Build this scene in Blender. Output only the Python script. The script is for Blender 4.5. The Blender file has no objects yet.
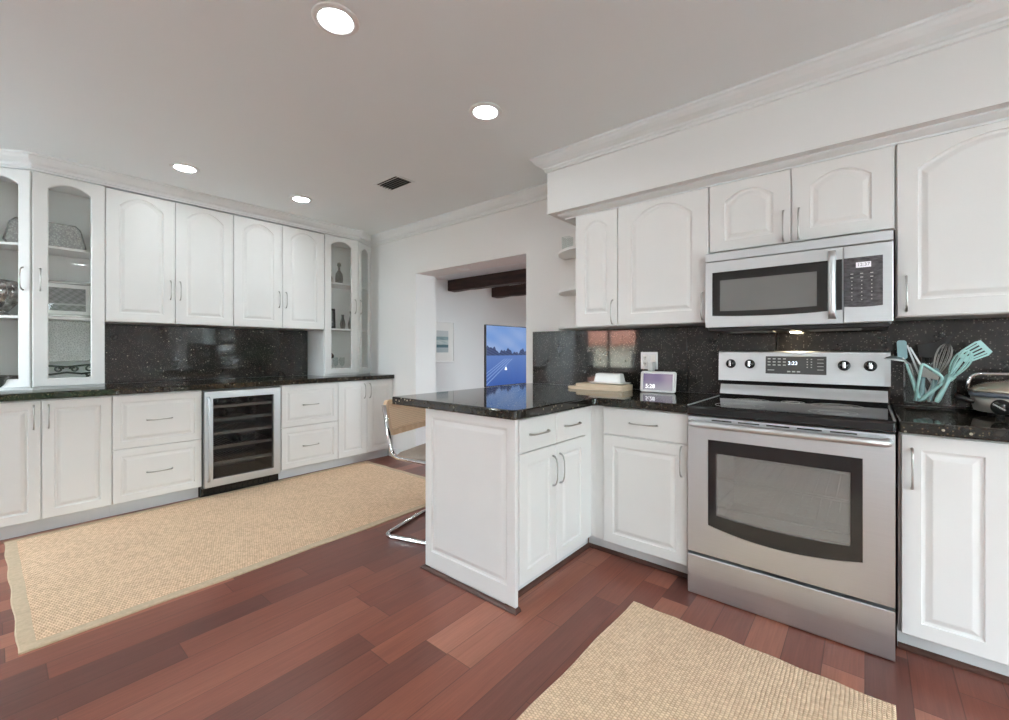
import bpy, bmesh, math, random
from mathutils import Vector, Matrix
random.seed(7)
PI = math.pi
SC = bpy.context.scene
COL = SC.collection

# ------------------------------------------------------------------ camera
CAM_H = 1.18
YAW = 40.0
cam_d = bpy.data.cameras.new('camera')
cam_d.sensor_width = 36.0
cam_d.lens = 36.0 * 432.0 / 1009.0
cam_d.shift_y = -9.5 / 1009.0
cam_d.clip_start = 0.05
cam = bpy.data.objects.new('camera', cam_d)
COL.objects.link(cam)
cam.location = (0, 0, CAM_H)
cam.rotation_euler = (PI / 2, 0, math.radians(YAW))
SC.camera = cam

# ------------------------------------------------------------------ world and exposure
W = bpy.data.worlds.new('world')
SC.world = W
W.use_nodes = True
wn = W.node_tree
wn.nodes.clear()
wo = wn.nodes.new('ShaderNodeOutputWorld')
wb = wn.nodes.new('ShaderNodeBackground')
wg = wn.nodes.new('ShaderNodeTexCoord')
ws = wn.nodes.new('ShaderNodeSeparateXYZ')
wr = wn.nodes.new('ShaderNodeValToRGB')
wn.links.new(wg.outputs['Generated'], ws.inputs[0])
wn.links.new(ws.outputs['Z'], wr.inputs[0])
wr.color_ramp.elements[0].position = 0.0
wr.color_ramp.elements[0].color = (0.84, 0.95, 1.0, 1)
wr.color_ramp.elements[1].position = 0.7
wr.color_ramp.elements[1].color = (0.72, 0.88, 1.0, 1)
wn.links.new(wr.outputs[0], wb.inputs['Color'])
wn.links.new(wb.outputs[0], wo.inputs['Surface'])
SKY_STRENGTH = 14.0
LAMP_STRENGTH = 62.0
wb.inputs['Strength'].default_value = SKY_STRENGTH
SC.view_settings.view_transform = 'Standard'
SC.view_settings.look = 'None'
SC.view_settings.gamma = 1.0
SC.view_settings.use_curve_mapping = False
SC.view_settings.exposure = 0.60
SC.cycles.max_bounces = 14
SC.cycles.diffuse_bounces = 8
SC.cycles.glossy_bounces = 6
SC.cycles.transmission_bounces = 8
SC.cycles.transparent_max_bounces = 16
SC.cycles.caustics_reflective = False
SC.cycles.caustics_refractive = False
SC.cycles.sample_clamp_indirect = 6.0


def portal(name, loc, rot, sx, sy):
    l = bpy.data.lights.new(name, 'AREA')
    l.shape = 'RECTANGLE'
    l.size = sx
    l.size_y = sy
    l.cycles.is_portal = True
    o = bpy.data.objects.new(name, l)
    COL.objects.link(o)
    o.location = loc
    o.rotation_euler = rot
    return o


# room measures
XL, XR = -4.66, 4.2          # left wall face, right wall face
YB, YF = 2.88, -2.2          # back wall (range wall), wall behind the photographer
ZC = 2.49
WT = 0.27                    # thickness of the back wall
OX0, OX1, OZ = -3.635, -2.18, 1.99   # the cased opening
XL2, XR2, YB2 = -6.0, -0.4, 9.0      # the room beyond
# windows: rear window, unseen sliding door added for light, right window, window added to light the room beyond
RW = (-4.50, -3.36, 0.80, 2.3)
RD = (2.65, 3.95, 0.05, 2.15)
SW = (-1.9, 1.75, 0.1, 2.2)
FW = (5.1, 7.5, 0.6, 2.2)
portal('portal_rear_window', ((RW[0] + RW[1]) / 2, YF - 0.13, (RW[2] + RW[3]) / 2), (PI / 2, 0, PI), RW[1] - RW[0], RW[3] - RW[2])
portal('portal_added_door', ((RD[0] + RD[1]) / 2, YF - 0.13, (RD[2] + RD[3]) / 2), (PI / 2, 0, PI), RD[1] - RD[0], RD[3] - RD[2])
portal('portal_side_window', (XR + 0.13, (SW[0] + SW[1]) / 2, (SW[2] + SW[3]) / 2), (PI / 2, 0, -PI / 2 + PI), SW[1] - SW[0], SW[3] - SW[2])
portal('portal_added_window', (XR2 + 0.13, (FW[0] + FW[1]) / 2, (FW[2] + FW[3]) / 2), (PI / 2, 0, PI / 2), FW[1] - FW[0], FW[3] - FW[2])


# ------------------------------------------------------------------ materials
class NT:
    def __init__(s, name):
        s.m = bpy.data.materials.new(name)
        s.m.use_nodes = True
        s.t = s.m.node_tree
        s.t.nodes.clear()
        s.out = s.t.nodes.new('ShaderNodeOutputMaterial')

    def n(s, typ, **kw):
        nd = s.t.nodes.new(typ)
        for k, v in kw.items():
            setattr(nd, k, v)
        return nd

    def l(s, a, b):
        s.t.links.new(a, b)

    def math(s, op, a, b=None, c=None):
        nd = s.n('ShaderNodeMath', operation=op)
        for i, v in enumerate((a, b, c)):
            if v is None:
                continue
            if isinstance(v, (int, float)):
                nd.inputs[i].default_value = v
            else:
                s.l(v, nd.inputs[i])
        return nd.outputs[0]

    def ramp(s, fac, stops):
        nd = s.n('ShaderNodeValToRGB')
        r = nd.color_ramp
        while len(r.elements) < len(stops):
            r.elements.new(0.5)
        for e, (p, c) in zip(r.elements, stops):
            e.position = p
            e.color = (*c, 1) if len(c) == 3 else c
        s.l(fac, nd.inputs[0])
        return nd.outputs[0]

    def mix(s, fac, a, b, mode='MIX'):
        nd = s.n('ShaderNodeMix', data_type='RGBA', blend_type=mode)
        for i, v in ((0, fac), (6, a), (7, b)):
            if isinstance(v, (int, float)):
                nd.inputs[i].default_value = v
            elif isinstance(v, tuple):
                nd.inputs[i].default_value = (*v, 1)
            else:
                s.l(v, nd.inputs[i])
        return nd.outputs[2]

    def bump(s, h, strength=0.3, dist=0.002):
        nd = s.n('ShaderNodeBump')
        nd.inputs['Strength'].default_value = strength
        nd.inputs['Distance'].default_value = dist
        s.l(h, nd.inputs['Height'])
        return nd.outputs[0]

    def coords(s, kind='Object'):
        return s.n('ShaderNodeTexCoord').outputs[kind]

    def noise(s, vec, scale, detail=3, rough=0.5):
        nd = s.n('ShaderNodeTexNoise')
        nd.inputs['Scale'].default_value = scale
        nd.inputs['Detail'].default_value = detail
        nd.inputs['Roughness'].default_value = rough
        if vec is not None:
            s.l(vec, nd.inputs['Vector'])
        return nd

    def mapping(s, vec, scale=(1, 1, 1), rot=(0, 0, 0)):
        nd = s.n('ShaderNodeMapping')
        nd.inputs['Scale'].default_value = scale
        nd.inputs['Rotation'].default_value = rot
        s.l(vec, nd.inputs['Vector'])
        return nd.outputs[0]

    def bsdf(s, color=(0.8, 0.8, 0.8), rough=0.5, metal=0.0, normal=None, spec=0.5, emit=None, estr=0.0, coat=0.0):
        b = s.n('ShaderNodeBsdfPrincipled')
        if isinstance(color, tuple):
            b.inputs['Base Color'].default_value = (*color, 1)
        else:
            s.l(color, b.inputs['Base Color'])
        if isinstance(rough, (int, float)):
            b.inputs['Roughness'].default_value = rough
        else:
            s.l(rough, b.inputs['Roughness'])
        b.inputs['Metallic'].default_value = metal
        b.inputs['Specular IOR Level'].default_value = spec
        b.inputs['Coat Weight'].default_value = coat
        b.inputs['Coat Roughness'].default_value = 0.08
        if normal is not None:
            s.l(normal, b.inputs['Normal'])
        if emit is not None:
            if isinstance(emit, tuple):
                b.inputs['Emission Color'].default_value = (*emit, 1)
            else:
                s.l(emit, b.inputs['Emission Color'])
            b.inputs['Emission Strength'].default_value = estr
        s.l(b.outputs[0], s.out.inputs['Surface'])
        return b


def plain(name, color, rough=0.5, metal=0.0, spec=0.5, var=0.04, scale=6.0, bump=0.0, bscale=200.0, coat=0.0):
    """paint-like material: a faint procedural variation of one colour"""
    t = NT(name)
    c = t.coords()
    nz = t.noise(c, scale, 2)
    a = tuple(max(0, x * (1 - var)) for x in color)
    b = tuple(min(1, x * (1 + var)) for x in color)
    col = t.ramp(nz.outputs['Fac'], [(0.3, a), (0.7, b)])
    nrm = None
    if bump:
        n2 = t.noise(c, bscale, 2)
        nrm = t.bump(n2.outputs['Fac'], bump, 0.001)
    t.bsdf(col, rough, metal, nrm, spec, coat=coat)
    return t.m


def emissive(name, color, strength):
    t = NT(name)
    t.bsdf(color, 0.4, emit=color, estr=strength)
    return t.m


def glass_pane(name, tint=(0.985, 0.99, 0.988), rough=0.02, boost=1.0):
    t = NT(name)
    tr = t.n('ShaderNodeBsdfTransparent')
    tr.inputs[0].default_value = (*tint, 1)
    gl = t.n('ShaderNodeBsdfGlossy')
    gl.inputs['Roughness'].default_value = rough
    fr = t.n('ShaderNodeFresnel')
    fr.inputs['IOR'].default_value = 1.45
    ge = t.n('ShaderNodeNewGeometry')
    front = t.math('SUBTRACT', 1.0, ge.outputs['Backfacing'])
    f = t.math('MULTIPLY', t.math('MULTIPLY', fr.outputs[0], boost), front)
    mx = t.n('ShaderNodeMixShader')
    t.l(f, mx.inputs[0])
    t.l(tr.outputs[0], mx.inputs[1])
    t.l(gl.outputs[0], mx.inputs[2])
    t.l(mx.outputs[0], t.out.inputs['Surface'])
    return t.m


def steel(name, base=(0.66, 0.68, 0.695), rough=0.44, direction='x', amt=0.05):
    t = NT(name)
    c = t.coords()
    sc = {'x': (2.0, 300.0, 300.0), 'z': (300.0, 300.0, 2.0)}[direction]
    m = t.mapping(c, sc)
    nz = t.noise(m, 1.0, 2)
    a = tuple(x * 0.96 for x in base)
    col = t.ramp(nz.outputs['Fac'], [(0.3, a), (0.7, base)])
    r = t.math('MULTIPLY_ADD', nz.outputs['Fac'], 0.10, rough - 0.05)
    b = t.bsdf(col, r, 1.0, t.bump(nz.outputs['Fac'], amt, 0.0005))
    b.inputs['Anisotropic'].default_value = 0.5
    return t.m


def granite(name, base=(0.016, 0.014, 0.011), fleck=(0.16, 0.12, 0.07), rough=0.05, spec=0.5):
    t = NT(name)
    c = t.coords()
    n1 = t.noise(c, 9.0, 4, 0.6)
    n2 = t.noise(c, 70.0, 3, 0.7)
    v1 = t.n('ShaderNodeTexVoronoi')
    v1.inputs['Scale'].default_value = 140.0
    t.l(c, v1.inputs['Vector'])
    v2 = t.n('ShaderNodeTexVoronoi')
    v2.inputs['Scale'].default_value = 55.0
    t.l(c, v2.inputs['Vector'])
    col = t.ramp(n1.outputs['Fac'], [(0.3, tuple(x * 0.75 for x in base)), (0.7, tuple(x * 1.4 for x in base))])
    f1 = t.ramp(n2.outputs['Fac'], [(0.54, (0, 0, 0)), (0.70, (1, 1, 1))])
    col = t.mix(t.math('MULTIPLY', f1, 0.22), col, tuple(x * 0.5 for x in fleck))
    w1 = t.n('ShaderNodeSeparateColor')
    t.l(v1.outputs['Color'], w1.inputs[0])
    s1 = t.math('MULTIPLY', t.math('GREATER_THAN', w1.outputs[0], 0.80), t.math('LESS_THAN', v1.outputs['Distance'], 0.38))
    col = t.mix(t.math('MULTIPLY', s1, 0.8), col, fleck)
    w2 = t.n('ShaderNodeSeparateColor')
    t.l(v2.outputs['Color'], w2.inputs[0])
    s2 = t.math('MULTIPLY', t.math('GREATER_THAN', w2.outputs[1], 0.90), t.math('LESS_THAN', v2.outputs['Distance'], 0.26))
    col = t.mix(s2, col, (0.42, 0.38, 0.30))
    t.bsdf(col, rough, 0, None, spec)
    return t.m


def plank_floor(name):
    t = NT(name)
    c = t.coords()
    s = t.n('ShaderNodeSeparateXYZ')
    t.l(c, s.inputs[0])
    pw = 0.1245
    xs = t.math('DIVIDE', t.math('ADD', s.outputs['X'], 100 * pw + 0.006), pw)
    row = t.math('FLOOR', xs)
    fx = t.math('FRACT', xs)
    wn1 = t.n('ShaderNodeTexWhiteNoise', noise_dimensions='1D')
    t.l(row, wn1.inputs['W'])
    off = t.math('MULTIPLY', wn1.outputs['Value'], 7.3)
    ln = t.math('MULTIPLY_ADD', wn1.outputs['Value'], 0.35, 0.72)
    ys = t.math('ADD', t.math('DIVIDE', t.math('ADD', s.outputs['Y'], 20.0), ln), off)
    pid = t.math('FLOOR', ys)
    fy = t.math('FRACT', ys)
    cmb = t.n('ShaderNodeCombineXYZ')
    t.l(row, cmb.inputs[0])
    t.l(pid, cmb.inputs[1])
    wn2 = t.n('ShaderNodeTexWhiteNoise', noise_dimensions='2D')
    t.l(cmb.outputs[0], wn2.inputs['Vector'])
    tone = t.ramp(wn2.outputs['Value'], [(0.0, (0.150, 0.053, 0.040)), (0.2, (0.205, 0.064, 0.043)), (0.45, (0.235, 0.075, 0.049)),
                                         (0.75, (0.285, 0.093, 0.059)), (1.0, (0.430, 0.170, 0.108))])
    # grain stretched along the plank, shifted per plank
    sh = t.n('ShaderNodeCombineXYZ')
    t.l(t.math('MULTIPLY_ADD', wn2.outputs['Value'], 13.0, s.outputs['X']), sh.inputs[0])
    t.l(t.math('MULTIPLY_ADD', wn2.outputs['Value'], 29.0, s.outputs['Y']), sh.inputs[1])
    g1 = t.noise(t.mapping(sh.outputs[0], (38, 2.2, 1)), 1.0, 6, 0.6)
    g2 = t.noise(t.mapping(sh.outputs[0], (150, 5.0, 1)), 1.0, 3, 0.6)
    g3 = t.noise(t.mapping(sh.outputs[0], (9, 1.1, 1)), 1.0, 3, 0.5)
    gm = t.ramp(g1.outputs['Fac'], [(0.25, (0.86, 0.84, 0.84)), (0.75, (1.12, 1.13, 1.13))])
    col = t.mix(0.8, tone, gm, 'MULTIPLY')
    gm2 = t.ramp(g2.outputs['Fac'], [(0.30, (0.80, 0.80, 0.80)), (0.7, (1.12, 1.12, 1.12))])
    col = t.mix(0.7, col, gm2, 'MULTIPLY')
    gm3 = t.ramp(g3.outputs['Fac'], [(0.30, (0.90, 0.90, 0.91)), (0.7, (1.08, 1.07, 1.06))])
    col = t.mix(0.8, col, gm3, 'MULTIPLY')
    ex = t.math('MULTIPLY', t.math('MINIMUM', fx, t.math('SUBTRACT', 1.0, fx)), pw)
    ey = t.math('MULTIPLY', t.math('MINIMUM', fy, t.math('SUBTRACT', 1.0, fy)), ln)
    e = t.math('MINIMUM', ex, ey)
    seam = t.math('SMOOTH_MIN', t.math('DIVIDE', e, 0.0022), 1.0, 0.2)
    k = t.math('SUBTRACT', 1.0, seam)
    col = t.mix(t.math('MULTIPLY', t.math('MAXIMUM', k, 0.0), 0.75), col, (0.03, 0.012, 0.010))
    rg = t.math('MULTIPLY_ADD', g3.outputs['Fac'], 0.12, 0.26)
    hh = t.math('ADD', t.math('MULTIPLY', seam, 1.0), t.math('MULTIPLY', g2.outputs['Fac'], 0.12))
    t.bsdf(col, rg, 0, t.bump(hh, 0.25, 0.001), 0.5)
    return t.m


def sisal(name, cell=(0.017, 0.0125), contrast=1.0, rot=0.0, lo=(0.50, 0.315, 0.195), hi=(0.95, 0.69, 0.47)):
    """basket weave sisal"""
    t = NT(name)
    c = t.mapping(t.coords(), (1, 1, 1), (0, 0, rot))
    nzw = t.noise(c, 14.0, 2)
    s = t.n('ShaderNodeSeparateXYZ')
    t.l(c, s.inputs[0])
    wob = t.math('MULTIPLY', t.math('SUBTRACT', nzw.outputs['Fac'], 0.5), 0.008)
    xs = t.math('DIVIDE', t.math('ADD', s.outputs['X'], wob), cell[0])
    row = t.math('FLOOR', xs)
    par = t.math('MULTIPLY', t.math('MODULO', t.math('ADD', row, 1000.0), 2.0), 0.5)
    ys = t.math('ADD', t.math('DIVIDE', t.math('ADD', s.outputs['Y'], wob), cell[1]), par)
    fx = t.math('FRACT', xs)
    fy = t.math('FRACT', ys)
    cmb = t.n('ShaderNodeCombineXYZ')
    t.l(row, cmb.inputs[0])
    t.l(t.math('FLOOR', ys), cmb.inputs[1])
    wn2 = t.n('ShaderNodeTexWhiteNoise', noise_dimensions='2D')
    t.l(cmb.outputs[0], wn2.inputs['Vector'])
    dx = t.math('ABSOLUTE', t.math('SUBTRACT', fx, 0.5))
    dy = t.math('ABSOLUTE', t.math('SUBTRACT', fy, 0.5))
    hx = t.math('SUBTRACT', 1.0, t.math('POWER', t.math('MULTIPLY', dx, 2.0), 4.0))
    hy = t.math('SUBTRACT', 1.0, t.math('POWER', t.math('MULTIPLY', dy, 2.0), 2.5))
    h = t.math('MULTIPLY', hx, hy)
    nz = t.noise(c, 90.0, 3)
    big = t.noise(c, 3.0, 3)
    f = t.math('ADD', t.math('MULTIPLY', h, 0.62 * contrast), t.math('MULTIPLY', wn2.outputs['Value'], 0.30))
    f = t.math('ADD', f, t.math('MULTIPLY', nz.outputs['Fac'], 0.22))
    f = t.math('ADD', f, t.math('MULTIPLY', t.math('SUBTRACT', big.outputs['Fac'], 0.5), 0.25))
    col = t.ramp(f, [(0.12, lo), (0.95, hi)])
    t.bsdf(col, 0.9, 0, t.bump(h, 0.8, 0.003), 0.2)
    return t.m


M = {}
M['cab'] = plain('cabinet_white', (0.80, 0.80, 0.79), 0.32, var=0.01)
M['cab_in'] = plain('cabinet_inside_white', (0.88, 0.88, 0.87), 0.5, var=0.01)
M['wall'] = plain('wall_paint', (0.79, 0.79, 0.785), 0.75, var=0.012, scale=1.5, bump=0.05, bscale=120)
M['ceil'] = plain('ceiling_paint', (0.84, 0.885, 0.90), 0.85, var=0.01, scale=1.5, bump=0.05, bscale=90)
M['trim'] = plain('trim_white', (0.79, 0.81, 0.815), 0.35, var=0.01)
M['kick'] = plain('kick_white', (0.70, 0.72, 0.73), 0.45, var=0.02)
M['granite'] = granite('black_granite')
M['splash'] = granite('dark_granite_backsplash', (0.022, 0.020, 0.018), (0.22, 0.20, 0.17), 0.05, 0.6)
M['floor'] = plank_floor('cherry_planks')
M['sisal_a'] = sisal('sisal_basket_weave')
M['sisal_b'] = sisal('sisal_fine_weave', (0.012, 0.0105), 0.9, 0.0, (0.54, 0.345, 0.215), (0.98, 0.75, 0.53))
M['rug_band'] = plain('rug_cotton_border', (0.62, 0.475, 0.33), 0.9, var=0.08, scale=60, bump=0.3, bscale=600, spec=0.1)
M['shoe'] = plain('dark_cherry_moulding', (0.085, 0.036, 0.026), 0.3, var=0.2, scale=12)
M['steel'] = steel('brushed_steel')
M['steel_v'] = steel('brushed_steel_upright', direction='z')
M['steel_lt'] = steel('pale_brushed_steel', (0.68, 0.70, 0.71), 0.40)
M['nickel'] = plain('satin_nickel', (0.46, 0.45, 0.43), 0.28, 1.0, var=0.06)
M['chrome'] = plain('chrome', (0.75, 0.75, 0.75), 0.07, 1.0, var=0.02)
M['black'] = plain('black_enamel', (0.012, 0.012, 0.012), 0.12, var=0.1)
M['black_glass'] = plain('black_ceramic_glass', (0.010, 0.010, 0.011), 0.05, var=0.1, spec=0.6)
M['grey_glass'] = plain('dark_grey_glass', (0.022, 0.022, 0.022), 0.07, var=0.1, spec=0.6)
M['blackp'] = plain('black_plastic', (0.02, 0.02, 0.02), 0.35, var=0.1)
M['dark'] = plain('dark_gap', (0.01, 0.01, 0.01), 0.8, var=0.1)
M['glass'] = glass_pane('clear_glass')
M['win_glass'] = glass_pane('window_glass', (0.99, 0.995, 0.995))
def reflection_grey_glass(name, grey=0.42, cover=0.5):  # diffuse grey share stands in for the bright room reflected in the pane
    t = NT(name)
    tr = t.n('ShaderNodeBsdfTransparent')
    tr.inputs[0].default_value = (0.9, 0.89, 0.88, 1)
    df = t.n('ShaderNodeBsdfDiffuse')
    df.inputs[0].default_value = (grey, grey * 0.97, grey * 0.93, 1)
    m1 = t.n('ShaderNodeMixShader')
    m1.inputs[0].default_value = cover
    t.l(tr.outputs[0], m1.inputs[1])
    t.l(df.outputs[0], m1.inputs[2])
    gl = t.n('ShaderNodeBsdfGlossy')
    gl.inputs['Roughness'].default_value = 0.06
    fr = t.n('ShaderNodeFresnel')
    fr.inputs['IOR'].default_value = 1.6
    ge = t.n('ShaderNodeNewGeometry')
    f = t.math('MULTIPLY', fr.outputs[0], t.math('SUBTRACT', 1.0, ge.outputs['Backfacing']))
    m2 = t.n('ShaderNodeMixShader')
    t.l(f, m2.inputs[0])
    t.l(m1.outputs[0], m2.inputs[1])
    t.l(gl.outputs[0], m2.inputs[2])
    t.l(m2.outputs[0], t.out.inputs['Surface'])
    return t.m


M['oven_glass'] = reflection_grey_glass('oven_reflection_grey', 0.50, 0.28)
M['cooler_glass'] = glass_pane('cooler_glass', (0.80, 0.80, 0.80), 0.04, 1.8)
M['enamel_in'] = plain('oven_cavity_enamel', (0.55, 0.53, 0.50), 0.35, var=0.05)
M['bronze'] = plain('dark_bronze_frame', (0.035, 0.032, 0.030), 0.4, var=0.1)
M['white_pl'] = plain('white_plastic', (0.82, 0.82, 0.81), 0.3, var=0.01)
M['ceramic'] = plain('white_ceramic', (0.84, 0.83, 0.80), 0.15, var=0.01)
M['teal'] = plain('teal_silicone', (0.48, 0.77, 0.74), 0.45, var=0.06, scale=20)
M['teal_dk'] = plain('greyed_teal_silicone', (0.27, 0.43, 0.46), 0.5, var=0.08, scale=20)
M['lens'] = emissive('lamp_lens', (0.88, 0.97, 1.0), LAMP_STRENGTH)
M['warm'] = emissive('hood_bulb', (1.0, 0.80, 0.50), 25.0)
M['digits'] = emissive('lit_digits', (0.80, 0.90, 1.0), 1.6)
M['legend'] = plain('printed_legend', (0.62, 0.62, 0.60), 0.5)
M['cane'] = None


def wood(name, a, b, sc=(4, 60, 60), rough=0.45, bump=0.1):
    t = NT(name)
    c = t.mapping(t.coords(), sc)
    n1 = t.noise(c, 1.0, 5, 0.6)
    col = t.ramp(n1.outputs['Fac'], [(0.3, a), (0.7, b)])
    t.bsdf(col, rough, 0, t.bump(n1.outputs['Fac'], bump, 0.002))
    return t.m


M['board'] = wood('maple_board', (0.72, 0.56, 0.38), (0.86, 0.73, 0.56), (6, 60, 60))
M['beech'] = wood('beech_frame', (0.68, 0.46, 0.28), (0.80, 0.58, 0.38), (30, 30, 5))
M['beam'] = wood('dark_ceiling_beam', (0.012, 0.006, 0.005), (0.085, 0.040, 0.030), (1.5, 14, 14), 0.6, 0.6)


def cane():
    t = NT('woven_cane')
    c = t.mapping(t.coords(), (1, 1, 1), (0, 0, 0))
    s = t.n('ShaderNodeSeparateXYZ')
    t.l(c, s.inputs[0])
    fy = t.math('ABSOLUTE', t.math('SUBTRACT', t.math('FRACT', t.math('DIVIDE', s.outputs['Y'], 0.012)), 0.5))
    fz = t.math('ABSOLUTE', t.math('SUBTRACT', t.math('FRACT', t.math('DIVIDE', s.outputs['Z'], 0.012)), 0.5))
    hole = t.math('MULTIPLY', t.math('LESS_THAN', fy, 0.22), t.math('LESS_THAN', fz, 0.22))
    col = t.mix(hole, (0.93, 0.72, 0.51), (0.66, 0.47, 0.31))
    t.bsdf(col, 0.6, 0, t.bump(t.math('SUBTRACT', 1.0, hole), 0.6, 0.002))
    return t.m


M['cane'] = cane()
M['seat_fab'] = plain('beige_seat_upholstery', (0.50, 0.43, 0.36), 0.8, var=0.05, scale=30, bump=0.3, bscale=500)


# ------------------------------------------------------------------ mesh helpers
def new_bm():
    return bmesh.new()


def box(bm, x0, x1, y0, y1, z0, z1, bev=0.0, seg=2, mi=0):
    vs = [bm.verts.new(p) for p in ((x0, y0, z0), (x1, y0, z0), (x1, y1, z0), (x0, y1, z0), (x0, y0, z1), (x1, y0, z1), (x1, y1, z1), (x0, y1, z1))]
    fs = [bm.faces.new([vs[i] for i in f]) for f in ((0, 3, 2, 1), (4, 5, 6, 7), (0, 1, 5, 4), (1, 2, 6, 5), (2, 3, 7, 6), (3, 0, 4, 7))]
    for f in fs:
        f.material_index = mi
    if bev > 0:
        es = list({e for f in fs for e in f.edges})
        bmesh.ops.bevel(bm, geom=es, offset=bev, segments=seg, profile=0.5, affect='EDGES')
    return fs


def tube(bm, pts, r, seg=10, closed=False, caps=True, mi=0):
    """round tube along pts, r a number or one radius per point"""
    P_ = [Vector(p) for p in pts]
    n = len(P_)
    R_ = [r] * n if isinstance(r, (int, float)) else list(r)
    rings = []
    up = None
    for i in range(n):
        if closed:
            tan = (P_[(i + 1) % n] - P_[i - 1]).normalized()
        elif i == 0:
            tan = (P_[1] - P_[0]).normalized()
        elif i == n - 1:
            tan = (P_[-1] - P_[-2]).normalized()
        else:
            tan = ((P_[i + 1] - P_[i]).normalized() + (P_[i] - P_[i - 1]).normalized()).normalized()
        if up is None:
            up = Vector((0, 0, 1)) if abs(tan.z) < 0.9 else Vector((1, 0, 0))
        a = tan.cross(up)
        if a.length < 1e-5:
            a = tan.orthogonal()
        a.normalize()
        b = a.cross(tan).normalized()
        up = b
        rings.append([bm.verts.new(P_[i] + (a * math.cos(2 * PI * k / seg) + b * math.sin(2 * PI * k / seg)) * R_[i]) for k in range(seg)])
    m = n if closed else n - 1
    for i in range(m):
        A, B = rings[i], rings[(i + 1) % n]
        for k in range(seg):
            f = bm.faces.new((A[k], A[(k + 1) % seg], B[(k + 1) % seg], B[k]))
            f.smooth = True
            f.material_index = mi
    if caps and not closed:
        for f in (bm.faces.new(list(reversed(rings[0]))), bm.faces.new(rings[-1])):
            f.material_index = mi


def lathe(bm, prof, seg=32, c=(0, 0, 0), sx=1.0, sy=1.0, smooth=True, close=False):
    """prof = [(radius, z)] spun about the vertical through c"""
    rings = []
    for (r, z) in prof:
        if r < 1e-6:
            rings.append([bm.verts.new((c[0], c[1], c[2] + z))])
        else:
            rings.append([bm.verts.new((c[0] + r * sx * math.cos(2 * PI * k / seg), c[1] + r * sy * math.sin(2 * PI * k / seg), c[2] + z)) for k in range(seg)])
    prs = list(zip(rings, rings[1:]))
    if close:
        prs.append((rings[-1], rings[0]))
    for A, B in prs:
        for k in range(seg):
            k2 = (k + 1) % seg
            if len(A) == 1 and len(B) == 1:
                continue
            if len(A) == 1:
                f = bm.faces.new((A[0], B[k2], B[k]))
            elif len(B) == 1:
                f = bm.faces.new((A[k], A[k2], B[0]))
            else:
                f = bm.faces.new((A[k], A[k2], B[k2], B[k]))
            f.smooth = smooth


def loft(bm, rings, cap0=True, cap1=True, closed=True, smooth=False):
    """rings: lists of points with equal count"""
    V = [[bm.verts.new(p) for p in r] for r in rings]
    n = len(V[0])
    for A, B in zip(V, V[1:]):
        for k in range(n if closed else n - 1):
            f = bm.faces.new((A[k], A[(k + 1) % n], B[(k + 1) % n], B[k]))
            f.smooth = smooth
    if cap0:
        bm.faces.new(list(reversed(V[0])))
    if cap1:
        bm.faces.new(V[-1])
    return V


def prism(bm, poly, z0, z1, bev=0.0):
    """plan polygon extruded upward, top and bottom edges rounded"""
    r0 = [(x, y, z0) for x, y in poly]
    r1 = [(x, y, z1) for x, y in poly]
    V = loft(bm, [r0, r1])
    if bev:
        es = [e for e in {e for r in V for v in r for e in v.link_edges} if abs(e.verts[0].co.z - e.verts[1].co.z) < 1e-6 or True]
        bmesh.ops.bevel(bm, geom=es, offset=bev, segments=2, profile=0.5, affect='EDGES')


def sweep(bm, prof, path, z=0.0, smooth=False):
    """prof = closed [(out, dz)], path = plan points; 'out' is to the right of travel"""
    n = len(path)
    P_ = [Vector((p[0], p[1])) for p in path]
    rings = []
    for i in range(n):
        d0 = (P_[i] - P_[i - 1]).normalized() if i > 0 else None
        d1 = (P_[i + 1] - P_[i]).normalized() if i < n - 1 else None
        d0 = d0 or d1
        d1 = d1 or d0
        n0 = Vector((d0.y, -d0.x))
        n1 = Vector((d1.y, -d1.x))
        m = (n0 + n1).normalized()
        k = 1.0 / max(0.2, m.dot(n0))
        rings.append([(P_[i].x + m.x * k * o, P_[i].y + m.y * k * o, z + dz) for o, dz in prof])
    loft(bm, rings, smooth=smooth)


def finish(bm, smooth=False):
    bmesh.ops.recalc_face_normals(bm, faces=bm.faces[:])
    if smooth:
        for f in bm.faces:
            f.smooth = True


def obj(name, bm, mat, parent=None, loc=(0, 0, 0), rotz=0.0, rot=None, label=None, smooth=False):
    finish(bm, smooth)
    me = bpy.data.meshes.new(name)
    bm.to_mesh(me)
    bm.free()
    for m in (mat if isinstance(mat, (list, tuple)) else [mat]):
        me.materials.append(m)
    o = bpy.data.objects.new(name, me)
    COL.objects.link(o)
    o.location = loc
    o.rotation_euler = rot if rot else (0, 0, rotz)
    if parent is not None:
        o.parent = parent
    if label:
        o['label'] = label
    return o


def tag(o, label, cat, group=None):
    o['label'] = label
    o['category'] = cat
    if group:
        o['group'] = group
    return o


def thing(name, label, cat, loc=(0, 0, 0), rotz=0.0, group=None):
    o = bpy.data.objects.new(name, None)
    o.empty_display_size = 0.05
    COL.objects.link(o)
    o.location = loc
    o.rotation_euler = (0, 0, rotz)
    return tag(o, label, cat, group)


def struct(name, bm, mat, label=None, loc=(0, 0, 0)):
    o = obj(name, bm, mat, None, loc)
    o['kind'] = 'structure'
    if label:
        o['label'] = label
    return o


def copy_tree(o, loc=None, rotz=None, label=None, parent=None):
    c = o.copy()
    COL.objects.link(c)
    if parent is not None:
        c.parent = parent
    if loc is not None:
        c.location = loc
    if rotz is not None:
        c.rotation_euler = (0, 0, rotz)
    if label:
        c['label'] = label
    for ch in list(o.children):
        copy_tree(ch, parent=c)
    return c


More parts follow.
